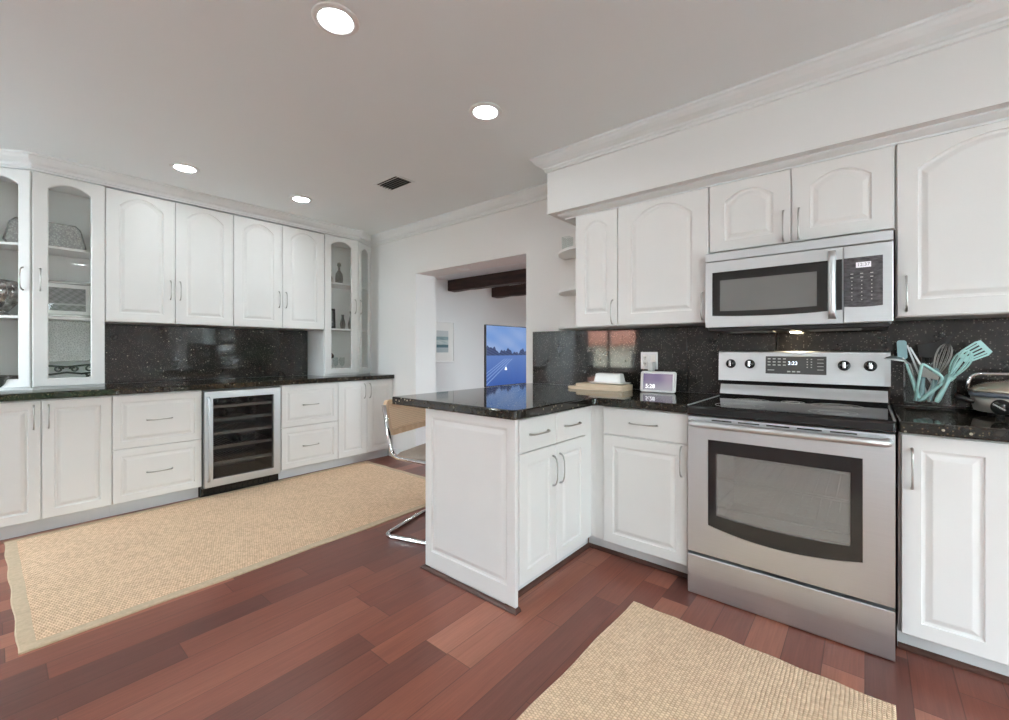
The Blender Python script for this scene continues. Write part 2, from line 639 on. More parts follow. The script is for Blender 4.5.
def text(name, s, size, mat, parent, loc, rot, align='CENTER', ext=0.0004, sx=1.0):
    cu = bpy.data.curves.new(name, 'FONT')
    cu.body = s
    cu.size = size
    cu.extrude = ext
    cu.align_x = align
    cu.align_y = 'CENTER'
    cu.resolution_u = 3
    cu.materials.append(mat)
    tmp = bpy.data.objects.new(name, cu)
    me = bpy.data.meshes.new_from_object(tmp)
    bpy.data.objects.remove(tmp)
    o = bpy.data.objects.new(name, me)
    COL.objects.link(o)
    o.parent = parent
    o.location = loc
    o.rotation_euler = rot
    o.scale = (sx, 1, 1)
    return o


def outline(w, h, sx, sb, st, arch, n=16):
    """closed outline (x, z) of a door rebate: bottom-left, bottom-right, then the top from right to left"""
    pts = [(sx, sb), (w - sx, sb)]
    hw = w / 2 - sx
    for k in range(n + 1):
        x = w - sx - 2 * hw * k / n
        q = (x - w / 2) / hw
        pts.append((x, h - st - arch * q * q))
    return pts


def panel_door(w, h, arch=0.0, inset=(0.055, 0.055, 0.055), t=0.02, raised=True):
    """routed raised-panel door or drawer front: x 0..w, z 0..h, face at y=-t"""
    bm = new_bm()
    sx, sb, st = inset

    def ring(i, y, a=arch, base=True):
        if base:
            o = outline(w, h, sx + i, sb + i, st + i, a)
        else:
            o = outline(w, h, i, i, i, 0)
        return [(x, y, z) for x, z in o]
    rings = [ring(0, 0, base=False), ring(0, -t + 0.003, base=False), ring(0.003, -t, base=False)]
    if raised:
        rings += [ring(0, -t), ring(0.003, -t + 0.006), ring(0.010, -t + 0.008), ring(0.014, -t + 0.0075), ring(0.030, -t + 0.001), ring(0.034, -t + 0.0005)]
    loft(bm, rings)
    return bm


def glass_door_frame(w, h, arch, inset=(0.07, 0.05, 0.055), t=0.02):
    bm = new_bm()
    sx, sb, st = inset
    o = lambda i, y: [(x, y, z) for x, z in outline(w, h, i, i, i, 0)]
    q = lambda i, y: [(x, y, z) for x, z in outline(w, h, sx + i, sb + i, st + i, arch)]
    rings = [o(0, 0), o(0, -t + 0.003), o(0.003, -t), q(0, -t), q(0.006, -t + 0.005), q(0.006, 0)]
    V = loft(bm, rings, cap0=False, cap1=False)
    n = len(V[0])
    for k in range(n):
        bm.faces.new((V[-1][k], V[-1][(k + 1) % n], V[0][(k + 1) % n], V[0][k]))
    return bm


def glass_door_pane(w, h, arch, inset=(0.07, 0.05, 0.055)):
    bm = new_bm()
    sx, sb, st = inset
    pts = outline(w, h, sx - 0.004, sb - 0.004, st - 0.004, arch)
    loft(bm, [[(x, -0.010, z) for x, z in pts], [(x, -0.007, z) for x, z in pts]])
    return bm


def bow_handle(length=0.15, horizontal=False):
    bm = new_bm()
    L = length
    pts = [(0, 0), (-0.012, 0.003), (-0.022, 0.014), (-0.028, 0.035), (-0.030, L / 2), (-0.028, L - 0.035), (-0.022, L - 0.014), (-0.012, L - 0.003), (0, L)]
    rr = [0.0055, 0.0048, 0.0042, 0.0036, 0.0030, 0.0036, 0.0042, 0.0048, 0.0055]
    P_ = [((z - L / 2, y, 0) if horizontal else (0, y, z - L / 2)) for y, z in pts]
    tube(bm, P_, rr, 8)
    return bm


HV = bow_handle(0.15)
_h = obj('handle', HV, M['nickel'])
MESH_HV = _h.data
bpy.data.objects.remove(_h)
_h = obj('handle', bow_handle(0.15, True), M['nickel'])
MESH_HH = _h.data
bpy.data.objects.remove(_h)


def handle(parent, loc, horizontal=False):
    o = bpy.data.objects.new('handle', MESH_HH if horizontal else MESH_HV)
    COL.objects.link(o)
    o.parent = parent
    o.location = loc
    return o


def add_door(root, x0, x1, z0, z1, hside=None, hz=None, arch=0.0, inset=(0.055, 0.055, 0.055), name='door'):
    """panel door on the face plane of root; handle at side 'l' or 'r'"""
    d = obj(name, panel_door(x1 - x0, z1 - z0, arch, inset), M['cab'], root, (x0, 0, z0))
    if hside:
        hx = 0.03 if hside == 'l' else (x1 - x0) - 0.03
        handle(d, (hx, -0.0195, hz - z0))
    return d


def add_glass_door(root, x0, x1, z0, z1, hside, hz, arch=0.05, inset=(0.07, 0.05, 0.055), loc=None, rotz=0.0):
    w, h = x1 - x0, z1 - z0
    d = obj('door', glass_door_frame(w, h, arch, inset), M['cab'], root, loc or (x0, 0, z0), rotz)
    obj('glass_pane', glass_door_pane(w, h, arch, inset), M['glass'], d)
    handle(d, (0.035 if hside == 'l' else w - 0.035, -0.0195, hz - z0))
    return d


def add_drawer(root, x0, x1, z0, z1, raised=True, inset=(0.045, 0.05, 0.05)):
    d = obj('drawer', panel_door(x1 - x0, z1 - z0, 0, inset, raised=raised), M['cab'], root, (x0, 0, z0))
    handle(d, ((x1 - x0) / 2, -0.0195, (z1 - z0) / 2), True)
    return d


# ------------------------------------------------------------------ the rooms
b = new_bm()
box(b, XL2 - 0.2, XR + 0.2, YF - 0.2, YB2 + 0.2, -0.08, 0)
struct('floor', b, M['floor'], 'reddish cherry plank floor')

b = new_bm()
box(b, XL - 0.15, XR + 0.15, YF - 0.15, YB + WT, ZC, ZC + 0.1)
struct('ceiling', b, M['ceil'], 'plain white kitchen ceiling')
b = new_bm()
box(b, XL2 - 0.15, XR2 + 0.15, YB + WT, YB2 + 0.15, ZC, ZC + 0.1)
struct('ceiling', b, M['ceil'], 'ceiling of the room beyond the opening')

b = new_bm()
box(b, XL - 0.15, XL, YF - 0.15, YB, 0, ZC)
struct('wall_left', b, M['wall'])


def wall_with_hole(name, axis, p0, p1, a0, a1, hole_list, mat, z1=ZC):
    """wall slab between p0 and p1 across, a0..a1 along, holes = (a0, a1, z0, z1)"""
    b = new_bm()

    def bb(u0, u1, z0, zz):
        if u1 - u0 < 1e-4 or zz - z0 < 1e-4:
            return
        if axis == 'x':
            box(b, u0, u1, p0, p1, z0, zz)
        else:
            box(b, p0, p1, u0, u1, z0, zz)
    hs = sorted(hole_list)
    cur = a0
    for h in hs:
        bb(cur, h[0], 0, z1)
        bb(h[0], h[1], 0, h[2])
        bb(h[0], h[1], h[3], z1)
        cur = h[1]
    bb(cur, a1, 0, z1)
    return struct(name, b, mat)


wall_with_hole('wall_back', 'x', YB, YB + WT, XL2 - 0.15, XR + 0.15, [(OX0, OX1, 0, OZ)], M['wall'])
wall_with_hole('wall_front', 'x', YF - 0.15, YF, XL - 0.15, XR + 0.15, [RW, RD], M['wall'])
wall_with_hole('wall_right', 'y', XR, XR + 0.15, YF, YB, [SW], M['wall'])
b = new_bm()
box(b, XL2 - 0.15, XL2, YB + WT, YB2, 0, ZC)
struct('wall_far_left', b, M['wall'])
b = new_bm()
box(b, XL2 - 0.15, XR2 + 0.15, YB2, YB2 + 0.15, 0, ZC)
struct('wall_far_back', b, M['wall'])
wall_with_hole('wall_far_right', 'y', XR2, XR2 + 0.15, YB + WT, YB2, [FW], M['wall'])


def window(name, axis, plane, a0, a1, z0, z1, mull, fr=0.05, depth=0.06, mat=None):
    b = new_bm()

    def bb(u0, u1, w0, w1, d=depth):
        if axis == 'x':
            box(b, u0, u1, plane - d / 2, plane + d / 2, w0, w1, 0.003, 1)
        else:
            box(b, plane - d / 2, plane + d / 2, u0, u1, w0, w1, 0.003, 1)
    bb(a0, a0 + fr, z0, z1)
    bb(a1 - fr, a1, z0, z1)
    bb(a0 + fr, a1 - fr, z0, z0 + fr)
    bb(a0 + fr, a1 - fr, z1 - fr, z1)
    for m in mull:
        bb(m - fr / 2, m + fr / 2, z0 + fr, z1 - fr)
    o = struct(name, b, mat or M['bronze'])
    b = new_bm()
    if axis == 'x':
        box(b, a0 + fr, a1 - fr, plane - 0.003, plane + 0.003, z0 + fr, z1 - fr)
    else:
        box(b, plane - 0.003, plane + 0.003, a0 + fr, a1 - fr, z0 + fr, z1 - fr)
    obj('glass_pane', b, M['win_glass'], o)
    return o


window('window_1', 'x', YF - 0.08, *RW, [(RW[0] + RW[1]) / 2 - 0.05])
window('window_2_added', 'x', YF - 0.08, *RD, [(RD[0] + RD[1]) / 2], 0.06)  # unseen sliding door, added to bring light onto the range wall
window('window_3', 'y', XR + 0.08, *SW, [-0.5, 0.9], 0.05, mat=M['trim'])
window('window_4_added', 'y', XR2 + 0.08, *FW, [5.9, 6.7], 0.05, mat=M['trim'])  # unseen window, added to light the wall seen through the opening

# crown mouldings: profile (out, dz) measured down from the ceiling
CROWN = [(0, 0), (0.085, 0), (0.085, -0.012), (0.078, -0.016), (0.070, -0.030), (0.055, -0.046), (0.036, -0.058), (0.024, -0.064),
         (0.022, -0.074), (0.014, -0.078), (0.012, -0.092), (0, -0.095)]
b = new_bm()
sweep(b, CROWN, [(XL, YB), (-1.68, YB)], ZC)
struct('trim_1', b, M['trim'], 'crown moulding on the wall above the opening')

# soffit over the range-side wall cabinets, its crown and the small crown below it
SOX0, SOY, SOZ = -1.68, 2.46, 2.115
SOX1 = XR
b = new_bm()
box(b, SOX0, SOX1, SOY, YB, SOZ, ZC)
struct('wall_soffit', b, M['wall'], 'boxed soffit above the range cabinets')
b = new_bm()
sweep(b, CROWN, [(SOX0, YB), (SOX0, SOY), (SOX1, SOY)], ZC)
struct('trim_2', b, M['trim'], 'crown moulding around the soffit')
b = new_bm()
sweep(b, [(0, 0), (0.050, 0), (0.050, -0.007), (0.040, -0.014), (0.024, -0.022), (0.014, -0.026), (0.012, -0.034), (0, -0.036)],
      [(-1.58, YB), (-1.58, 2.560), (SOX1, 2.560)], SOZ)
box(b, -1.58, SOX1, 2.560, YB, SOZ - 0.036, SOZ)
struct('trim_3', b, M['trim'], 'small cornice between soffit and wall cabinets')

# baseboards
b = new_bm()
box(b, -4.03, OX0, YB - 0.014, YB, 0, 0.10, 0.003, 1)
struct('baseboard_back', b, M['trim'])
b = new_bm()
box(b, XL2, XL2 + 0.014, YB + WT, YB2, 0, 0.10, 0.003, 1)
struct('baseboard_far_left', b, M['trim'])

# granite backsplashes
b = new_bm()
for x0, x1 in ((-2.10, -0.881), (-0.879, -0.395), (-0.393, 0.62), (0.622, 1.60), (1.602, 2.50)):
    box(b, x0, x1, 2.862, YB - 0.0006, 0.914, 1.332, 0.001, 1)
tag(obj('granite_backsplash', b, M['splash']), 'dark speckled granite backsplash running behind the range', 'backsplash')
b = new_bm()
for y0, y1 in ((0.548, 1.929), (1.931, 2.214)):
    box(b, XL + 0.0006, XL + 0.018, y0, y1, 0.915, 1.392, 0.001, 1)
tag(obj('granite_backsplash', b, M['splash']), 'dark polished granite backsplash above the long left counter', 'backsplash')

# ------------------------------------------------------------------ left wall: base units (face plane x=-4.05, local x -> +Y)
LX = -4.05
R90 = PI / 2
LD = LX - XL - 0.004   # carcass depth


def base_unit(label, loc, rotz, w, depth, kick=True, h=0.868, group=None, kick_mat='kick', kdepth=0.075):
    r = thing('base_cabinet', label, 'cabinet', loc, rotz, group)
    b = new_bm()
    box(b, 0, w, 0, depth, 0.10, h)
    obj('body', b, M['cab'], r)
    if kick:
        b = new_bm()
        box(b, 0, w, kdepth, depth, 0.0, 0.099)
        obj('toe_kick', b, M[kick_mat], r)
    return r


r = base_unit('white two-door base cabinet at the far left end of the long counter', (LX, -0.125, 0), R90, 0.6735, LD)
add_door(r, 0.002, 0.334, 0.103, 0.862, 'r', 0.757)
add_door(r, 0.339, 0.671, 0.103, 0.862, 'l', 0.757)
r = base_unit('white base cabinet with two deep drawers to the left of the wine cooler', (LX, 0.5495, 0), R90, 0.530, LD)
add_drawer(r, 0.002, 0.528, 0.103, 0.478)
add_drawer(r, 0.002, 0.528, 0.483, 0.862)
r = base_unit('white base cabinet with two deep drawers to the right of the wine cooler', (LX, 1.683, 0), R90, 0.544, LD)
add_drawer(r, 0.002, 0.542, 0.103, 0.478)
add_drawer(r, 0.002, 0.542, 0.483, 0.862)
r = base_unit('white two-door base cabinet at the far end of the left counter by the wall', (LX, 2.228, 0), R90, 0.648, LD)
add_door(r, 0.002, 0.322, 0.103, 0.862, 'r', 0.757)
add_door(r, 0.326, 0.646, 0.103, 0.862, 'l', 0.757)

b = new_bm()
prism(b, [(XL + 0.001, -0.135), (-4.000, -0.135), (-4.000, YB - 0.002), (XL + 0.001, YB - 0.002)], 0.870, 0.914, 0.006)
tag(obj('granite_countertop', b, M['granite']), 'long black granite countertop along the left wall cabinets', 'countertop')

# wine cooler
wc = thing('wine_cooler', 'built-in stainless framed wine cooler with a dark glass door', 'wine cooler', (LX, 1.083, 0), R90)
w = 0.596
b = new_bm()
box(b, 0.002, w, 0.50, 0.56, 0.075, 0.864)
box(b, 0.002, 0.022, 0.0, 0.50, 0.075, 0.864)
box(b, w - 0.022, w, 0.0, 0.50, 0.075, 0.864)
box(b, 0.022, w - 0.022, 0.0, 0.50, 0.075, 0.11)
box(b, 0.022, w - 0.022, 0.0, 0.50, 0.83, 0.864)
obj('body', b, plain('cooler_liner', (0.13, 0.13, 0.13), 0.4), wc)
b = new_bm()
box(b, 0.002, w, 0.03, 0.5, 0.0, 0.073)
for k in range(12):
    box(b, 0.05 + k * 0.042, 0.08 + k * 0.042, 0.026, 0.031, 0.02, 0.055)
obj('kick_grille', b, M['black'], wc)


def frame_ring(bm, w, h, a, t, y0=0.0, arch=0):
    o = lambda i, y: [(i, y, i), (w - i, y, i), (w - i, y, h - i), (i, y, h - i)]
    V = loft(bm, [o(0, y0), o(0, y0 - t + 0.004), o(0.004, y0 - t), o(a - 0.003, y0 - t), o(a, y0 - t + 0.004), o(a, y0)], False, False)
    n = 4
    for k in range(n):
        bm.faces.new((V[-1][k], V[-1][(k + 1) % n], V[0][(k + 1) % n], V[0][k]))


b = new_bm()
frame_ring(b, 0.580, 0.768, 0.060, 0.042)
dr = obj('door', b, M['steel'], wc, (0.008, 0, 0.086))
b = new_bm()
box(b, 0.056, 0.524, -0.032, -0.026, 0.056, 0.712)
obj('glass_pane', b, M['cooler_glass'], dr)
b = new_bm()
tube(b, [(0.028, -0.042, 0.05), (0.028, -0.058, 0.065), (0.028, -0.062, 0.10), (0.028, -0.062, 0.67), (0.028, -0.058, 0.705), (0.028, -0.042, 0.72)], 0.010, 12)
obj('handle', b, M['steel_v'], dr)
for k, z in enumerate((0.255, 0.385, 0.50, 0.61, 0.72)):
    b = new_bm()
    for x in [0.03 + 0.0268 * i for i in range(21)]:
        tube(b, [(x, 0.03, z), (x, 0.48, z)], 0.0022, 6)
    box(b, 0.024, w - 0.024, 0.015, 0.030, z - 0.012, z + 0.014, 0.002, 1)
    obj('rack', b, M['nickel'] if k in (1, 4) else plain('rack_grey', (0.20, 0.20, 0.19), 0.4), wc)
BOT = [(0, 0), (0.034, 0.001), (0.037, 0.006), (0.037, 0.19), (0.034, 0.205), (0.018, 0.235), (0.014, 0.25), (0.014, 0.295), (0.016, 0.296), (0.016, 0.305), (0.0, 0.306)]
bottles = []
for i, (x, z, lb) in enumerate(((0.13, 0.757, 'top'), (0.25, 0.757, 'top'), (0.38, 0.757, 'top'), (0.20, 0.647, 'second'), (0.40, 0.647, 'second'), (0.30, 0.422, 'lower'))):
    if bottles:
        o = bottles[0].copy()
        COL.objects.link(o)
    else:
        b = new_bm()
        lathe(b, BOT, 20)
        o = obj('wine_bottle', b, M['blackp'])
        bottles.append(o)
    o.rotation_euler = (PI / 2, 0, R90)
    o.location = (LX - 0.36, 1.083 + x, z + 0.002)
    tag(o, 'dark bottle lying in the wine cooler', 'bottle', 'bottles lying in the wine cooler')
for o in bottles:
    pass

# ------------------------------------------------------------------ left wall: wall units (face plane x=-4.31, door fronts at -4.33)
UX = -4.31
UD = UX - XL - 0.004
AR = dict(arch=0.075, inset=(0.075, 0.065, 0.035))
for y0, lab in ((0.548, 'white arched two-door wall cabinet beside the left glass display cabinet'),
                (1.387, 'white arched two-door wall cabinet beside the right glass display cabinet')):
    wd = 0.837 if y0 < 1 else 0.834
    r = thing('wall_cabinet', lab, 'cabinet', (UX, y0, 1.395), R90)
    b = new_bm()
    box(b, 0, wd, 0, UD, 0, 0.99)
    obj('body', b, M['cab'], r)
    mid = wd / 2
    add_door(r, 0.002, mid - 0.002, 0.002, 0.985, 'r', 0.27, **AR)
    add_door(r, mid + 0.002, wd - 0.002, 0.002, 0.985, 'l', 0.27, **AR)


def display_cabinet(label, ya, yb, side):
    """tall glass cabinet on the counter: straight door ya..yb, an angled one on 'side' -1 (left) or +1 (right)"""
    yend = yb + 0.275 if side > 0 else ya - 0.275
    r = thing('display_cabinet', label, 'cabinet', (0, 0, 0))
    z0, z1 = 0.9145, 2.392
    xf, xe = UX, UX - 0.175
    t = 0.016
    if side > 0:
        yend = min(yend, YB - 0.003)
        foot = [(XL + 0.02, ya), (xf, ya), (xf, yb), (xe, yend), (XL + 0.02, yend)]
    else:
        foot = [(XL + 0.02, yb), (xf, yb), (xf, ya), (xe, yend), (XL + 0.02, yend)]
        foot = foot[::-1]
    b = new_bm()
    x0 = XL + 0.002
    foot = [(x0 if abs(x - (XL + 0.02)) < 1e-6 else x, y) for x, y in foot]
    prism(b, foot, z0, z0 + 0.018)
    prism(b, foot, z1 - 0.022, z1)
    # back, sides, corner posts
    lo, hi = min(ya, yb, yend), max(ya, yb, yend)
    box(b, x0, x0 + 0.008, lo, hi, z0 + 0.018, z1 - 0.022)
    ys = ya if side > 0 else yb - t
    box(b, x0 + 0.008, xf, ys, ys + t, z0 + 0.018, z1 - 0.022)
    ye = yend - t if side > 0 else yend
    box(b, x0 + 0.008, xe, ye, ye + t, z0 + 0.018, z1 - 0.022)
    yc = yb if side > 0 else ya
    c0, c1 = (yc - 0.03, yc) if side > 0 else (yc, yc + 0.03)
    box(b, xf - 0.02, xf - 0.001, c0, c1, z0 + 0.018, z1 - 0.022)
    obj('body', b, M['cab_in'], r)
    inner = [(x0 + 0.009, lo + t + 0.001 if side > 0 else lo + t + 0.001)]
    if side > 0:
        sh = [(x0 + 0.009, ya + t + 0.001), (xf - 0.022, ya + t + 0.001), (xf - 0.022, yb - 0.004), (xe - 0.012, yend - t - 0.002), (x0 + 0.009, yend - t - 0.002)]
    else:
        sh = [(x0 + 0.009, yend + t + 0.002), (xe - 0.012, yend + t + 0.002), (xf - 0.022, ya + 0.004), (xf - 0.022, yb - t - 0.001), (x0 + 0.009, yb - t - 0.001)]
    for z in (1.400, 1.890):
        b = new_bm()
        prism(b, sh, z, z + 0.016)
        obj('shelf', b, M['cab_in'], r)
    zz0, zz1 = 0.932, 2.385
    hz = 1.66
    ang = math.atan2(0.175, 0.275)
    L = math.hypot(0.175, yend - (yb if side > 0 else ya))
    G = dict(arch=0.045, inset=(0.068, 0.052, 0.045))
    if side > 0:
        d = add_glass_door(r, 0, yb - ya - 0.003, zz0, zz1, 'r', hz, loc=(xf, ya + 0.002, zz0), rotz=R90, **G)
        d2 = add_glass_door(r, 0, L - 0.004, zz0, zz1, 'l', hz, loc=(xf, yb + 0.002, zz0), rotz=R90 + math.atan2(0.175, yend - yb), **G)
    else:
        d = add_glass_door(r, 0, yb - ya - 0.003, zz0, zz1, 'l', hz, loc=(xf, ya + 0.001, zz0), rotz=R90, **G)
        a2 = math.atan2(0.175, ya - yend)
        d2 = add_glass_door(r, 0, L - 0.004, zz0, zz1, 'r', hz, loc=(xe, yend + 0.002, zz0), rotz=R90 - a2, arch=0.045, inset=(0.056, 0.052, 0.045))
    return r


display_cabinet('white glass-fronted display cabinet on the counter at the left edge', 0.184, 0.546, -1)
display_cabinet('narrow white glass-fronted display cabinet in the far corner of the left wall', 2.224, 2.604, 1)
# cornice that runs over the whole left bank and breaks back at both ends
b = new_bm()
cp = [(0, 0), (0.085, 0), (0.085, -0.012), (0.076, -0.018), (0.066, -0.036), (0.048, -0.054), (0.030, -0.062), (0.026, -0.070), (0.026, -0.082), (0.019, -0.085), (0.019, -0.096), (0, -0.098)]
cpath = [(XL, YB), (-4.485, YB)]
sweep(b, cp, [(-4.485, -0.091), (-4.31, 0.184), (-4.31, 2.604), (-4.487, 2.879)], ZC)
o = struct('trim_4', b, M['trim'], 'cornice along the top of the left cabinets')
b = new_bm()
prism(b, [(XL, -0.091), (-4.485, -0.091), (-4.311, 0.184), (-4.311, 2.604), (-4.488, 2.879), (XL, 2.879)], 2.393, ZC)
struct('trim_5', b, M['trim'], 'filler above the left cabinets')

# ------------------------------------------------------------------ range wall: base units
FY = 2.255     # carcass face; door fronts at 2.235
FD = YB - FY - 0.02
r = base_unit('white base cabinet with one drawer over one door between peninsula and range', (-1.205, FY, 0), 0, 0.524, FD)
b = new_bm()
box(b, -0.0265, -0.0005, -0.0005, 0.05, 0.10, 0.868)
obj('corner_filler', b, M['cab'], r)
b = new_bm()
box(b, -0.084, -0.0005, 0.075, 0.10, 0.0, 0.099)
obj('toe_kick', b, M['kick'], r)
add_drawer(r, 0.062, 0.521, 0.712, 0.862, raised=False)
add_door(r, 0.062, 0.521, 0.103, 0.704, 'r', 0.622)
r = base_unit('white base cabinet with a tall panel door just right of the range', (0.092, FY, 0), 0, 0.560, FD)
add_door(r, 0.008, 0.280, 0.103, 0.862, 'l', 0.735)
add_door(r, 0.284, 0.556, 0.103, 0.862, 'r', 0.735)
r2 = copy_tree(r, loc=(0.654, FY, 0), label='white base cabinet second to the right of the range')
r3 = copy_tree(r, loc=(1.216, FY, 0), label='white base cabinet third to the right of the range')
r4 = copy_tree(r, loc=(1.778, FY, 0), label='white base cabinet at the far right end of the range counter')
# peninsula: face plane x=-1.232, door fronts -1.212
PX = -1.232
r = thing('peninsula_cabinet', 'white peninsula cabinet with two drawers over two doors and a panelled end', 'cabinet', (PX, 1.54, 0), R90)
b = new_bm()
box(b, 0, YB - 1.54 - 0.02, 0, 0.585, 0.10, 0.868)
obj('body', b, M['cab'], r)
b = new_bm()
box(b, 0.0, 0.78, 0.058, 0.585, 0.0, 0.099)
obj('toe_kick', b, M['kick'], r)
for x0, x1, s in ((0.014, 0.314, 'r'), (0.318, 0.618, 'l')):
    add_drawer(r, x0, x1, 0.708, 0.862, raised=False)
    add_door(r, x0, x1, 0.103, 0.702, s, 0.575)
b = new_bm()
loft(b, [[(x, y, z) for x, z in outline(0.625, 0.850, i, i, i, 0)] for i, y in ((0, 0), (0, -0.017), (0.003, -0.02))] +
     [[(x, y, z) for x, z in outline(0.625, 0.850, 0.048 + i, 0.085 + i, 0.045 + i, 0)] for i, y in ((0, -0.02), (0.004, -0.012), (0.013, -0.010), (0.032, -0.018), (0.037, -0.0192))])
obj('end_panel', b, M['cab'], r, (0, 0.605, 0.018), rotz=-R90)

# shoe mouldings on the floor
SHOE = [(0, 0), (0.017, 0), (0.016, 0.008), (0.011, 0.015), (0.004, 0.019), (0, 0.020)]
b = new_bm()
sweep(b, [(-o_, z_) for o_, z_ in SHOE][::-1], [(-0.677, 2.330), (-1.290, 2.330), (-1.290, 1.54)], 0)
struct('trim_6', b, M['shoe'], 'dark quarter-round in the corner of the toe kicks')
b = new_bm()
sweep(b, [(o_ + 0.0, z_ * 0.9) for o_, z_ in SHOE], [(-1.840, 2.30), (-1.840, 1.519), (-1.214, 1.519), (-1.214, 1.545)], 0)
struct('trim_7', b, M['shoe'], 'dark quarter-round around the peninsula end')
b = new_bm()
sweep(b, [(-o_, z_) for o_, z_ in SHOE][::-1], [(2.33, 2.330), (0.094, 2.330)], 0)
struct('trim_8', b, M['shoe'], 'dark quarter-round right of the range')

# counters
b = new_bm()
cc = 0.03
prism(b, [(-2.106, YB - 0.019), (-2.106, 1.500), (-2.096, 1.490), (-1.205, 1.490), (-1.190, 1.505), (-1.190, 2.205 - cc), (-1.186, 2.205 - cc * 0.45), (-1.190 + cc * 0.5, 2.203), (-1.190 + cc, 2.205),
          (-0.680, 2.205), (-0.680, YB - 0.019)], 0.870, 0.914, 0.007)
tag(obj('granite_countertop', b, M['granite']), 'polished black granite countertop of the peninsula, turning the corner to the range', 'countertop')
b = new_bm()
prism(b, [(0.092, YB - 0.019), (0.092, 2.200), (2.36, 2.200), (2.36, YB - 0.019)], 0.870, 0.914, 0.007)
tag(obj('granite_countertop', b, M['granite']), 'black granite countertop to the right of the range', 'countertop')

# ------------------------------------------------------------------ range wall: wall units (face 2.56, doors 2.54)
UY = 2.56
UDD = YB - UY - 0.004


def wall_unit(label, x0, x1, z0, z1, doors, bottom_rail=True):
    r = thing('wall_cabinet', label, 'cabinet', (x0, UY, z0), 0)
    b = new_bm()
    box(b, 0, x1 - x0, 0, UDD, 0, z1 - z0)
    obj('body', b, M['cab'], r)
    for (a, c, side, hz, kw) in doors:
        add_door(r, a - x0, c - x0, 0.003, z1 - z0 - 0.001, side, hz - z0, **kw)
    return r


ZT = 2.078
wall_unit('narrow white arched wall cabinet at the open-shelf end', -1.510, -1.204, 1.334, ZT, [(-1.506, -1.206, 'r', 1.425, dict(arch=0.045, inset=(0.07, 0.085, 0.05)))])
wall_unit('wide white arched wall cabinet just left of the microwave', -1.202, -0.666, 1.334, ZT, [(-1.200, -0.669, 'r', 1.425, dict(arch=0.085, inset=(0.085, 0.07, 0.03)))])
wall_unit('short white two-door wall cabinet above the microwave', -0.664, 0.094, 1.712, ZT,
          [(-0.662, -0.289, 'r', 1.80, dict(arch=0.05, inset=(0.075, 0.055, 0.05))), (-0.285, 0.091, 'l', 1.80, dict(arch=0.05, inset=(0.075, 0.055, 0.05)))])
wall_unit('large white arched wall cabinet right of the microwave', 0.096, 0.704, 1.325, ZT, [(0.100, 0.702, 'l', 1.425, dict(arch=0.09, inset=(0.066, 0.07, 0.03)))])
wall_unit('white arched wall cabinet second to the right of the microwave', 0.706, 1.30, 1.325, ZT, [(0.709, 1.298, 'l', 1.425, dict(arch=0.09, inset=(0.066, 0.07, 0.03)))])

wall_unit('white arched wall cabinet third to the right of the microwave', 1.302, 1.90, 1.325, ZT, [(1.305, 1.898, 'l', 1.425, dict(arch=0.09, inset=(0.066, 0.07, 0.03)))])
wall_unit('white arched wall cabinet at the far right end of the range wall', 1.902, 2.50, 1.325, ZT, [(1.905, 2.498, 'l', 1.425, dict(arch=0.09, inset=(0.066, 0.07, 0.03)))])

# quarter-round open end shelf
r = thing('corner_shelf', 'white open quarter-round shelves at the end of the wall cabinets', 'shelf', (-1.511, YB - 0.003, 0))
b = new_bm()
box(b, -0.33, 0, -0.006, 0, 1.336, ZT)
obj('backing', b, M['cab'], r)
for z in (1.336, 1.60, 1.885):
    b = new_bm()
    R_ = 0.292
    q = [(0, -0.007), (0, -R_)] + [(-R_ * math.sin(a * PI / 2 / 12), -R_ * math.cos(a * PI / 2 / 12)) for a in range(1, 12)] + [(-R_, -0.02), (-R_, -0.007)]
    prism(b, q, z, z + 0.018, 0.003)
    obj('shelf', b, M['cab'], r)

# ------------------------------------------------------------------ range
rg = thing('electric_range', 'freestanding stainless electric range with black ceramic cooktop', 'oven', (-0.673, 2.195, 0))
WR = 0.757
b = new_bm()
box(b, 0.003, WR - 0.003, 0.05, 0.66, 0.002, 0.205)
box(b, 0.003, WR - 0.003, 0.56, 0.66, 0.205, 0.87)
box(b, 0.003, 0.085, 0.05, 0.56, 0.205, 0.87)
box(b, WR - 0.085, WR - 0.003, 0.05, 0.56, 0.205, 0.87)
box(b, 0.085, WR - 0.085, 0.05, 0.56, 0.205, 0.30)
box(b, 0.085, WR - 0.085, 0.05, 0.56, 0.78, 0.87)
obj('body', b, M['black'], rg)
b = new_bm()
# oven cavity lining (open box)
cx0, cx1, cz0, cz1 = 0.086, WR - 0.086, 0.301, 0.779
for a in ((cx0, cx0 + 0.004, 0.05, 0.555, cz0, cz1), (cx1 - 0.004, cx1, 0.05, 0.555, cz0, cz1), (cx0 + 0.004, cx1 - 0.004, 0.05, 0.555, cz0, cz0 + 0.004),
          (cx0 + 0.004, cx1 - 0.004, 0.05, 0.555, cz1 - 0.004, cz1), (cx0 + 0.004, cx1 - 0.004, 0.551, 0.555, cz0 + 0.004, cz1 - 0.004)):
    box(b, *a)
obj('oven_cavity', b, M['enamel_in'], rg)
for z in (0.42, 0.56):
    b = new_bm()
    for i in range(15):
        x = cx0 + 0.02 + i * 0.039
        tube(b, [(x, 0.07, z), (x, 0.54, z)], 0.0013, 6)
    for y in (0.07, 0.54):
        tube(b, [(cx0 + 0.006, y, z + 0.004), (cx1 - 0.006, y, z + 0.004)], 0.0035, 6)
    obj('oven_rack', b, M['nickel'], rg)
# door: steel with bowed window
dz0, dz1 = 0.207, 0.862
wx0, wx1, wzt, wzb, bow = 0.093, 0.661, 0.757, 0.350, 0.035


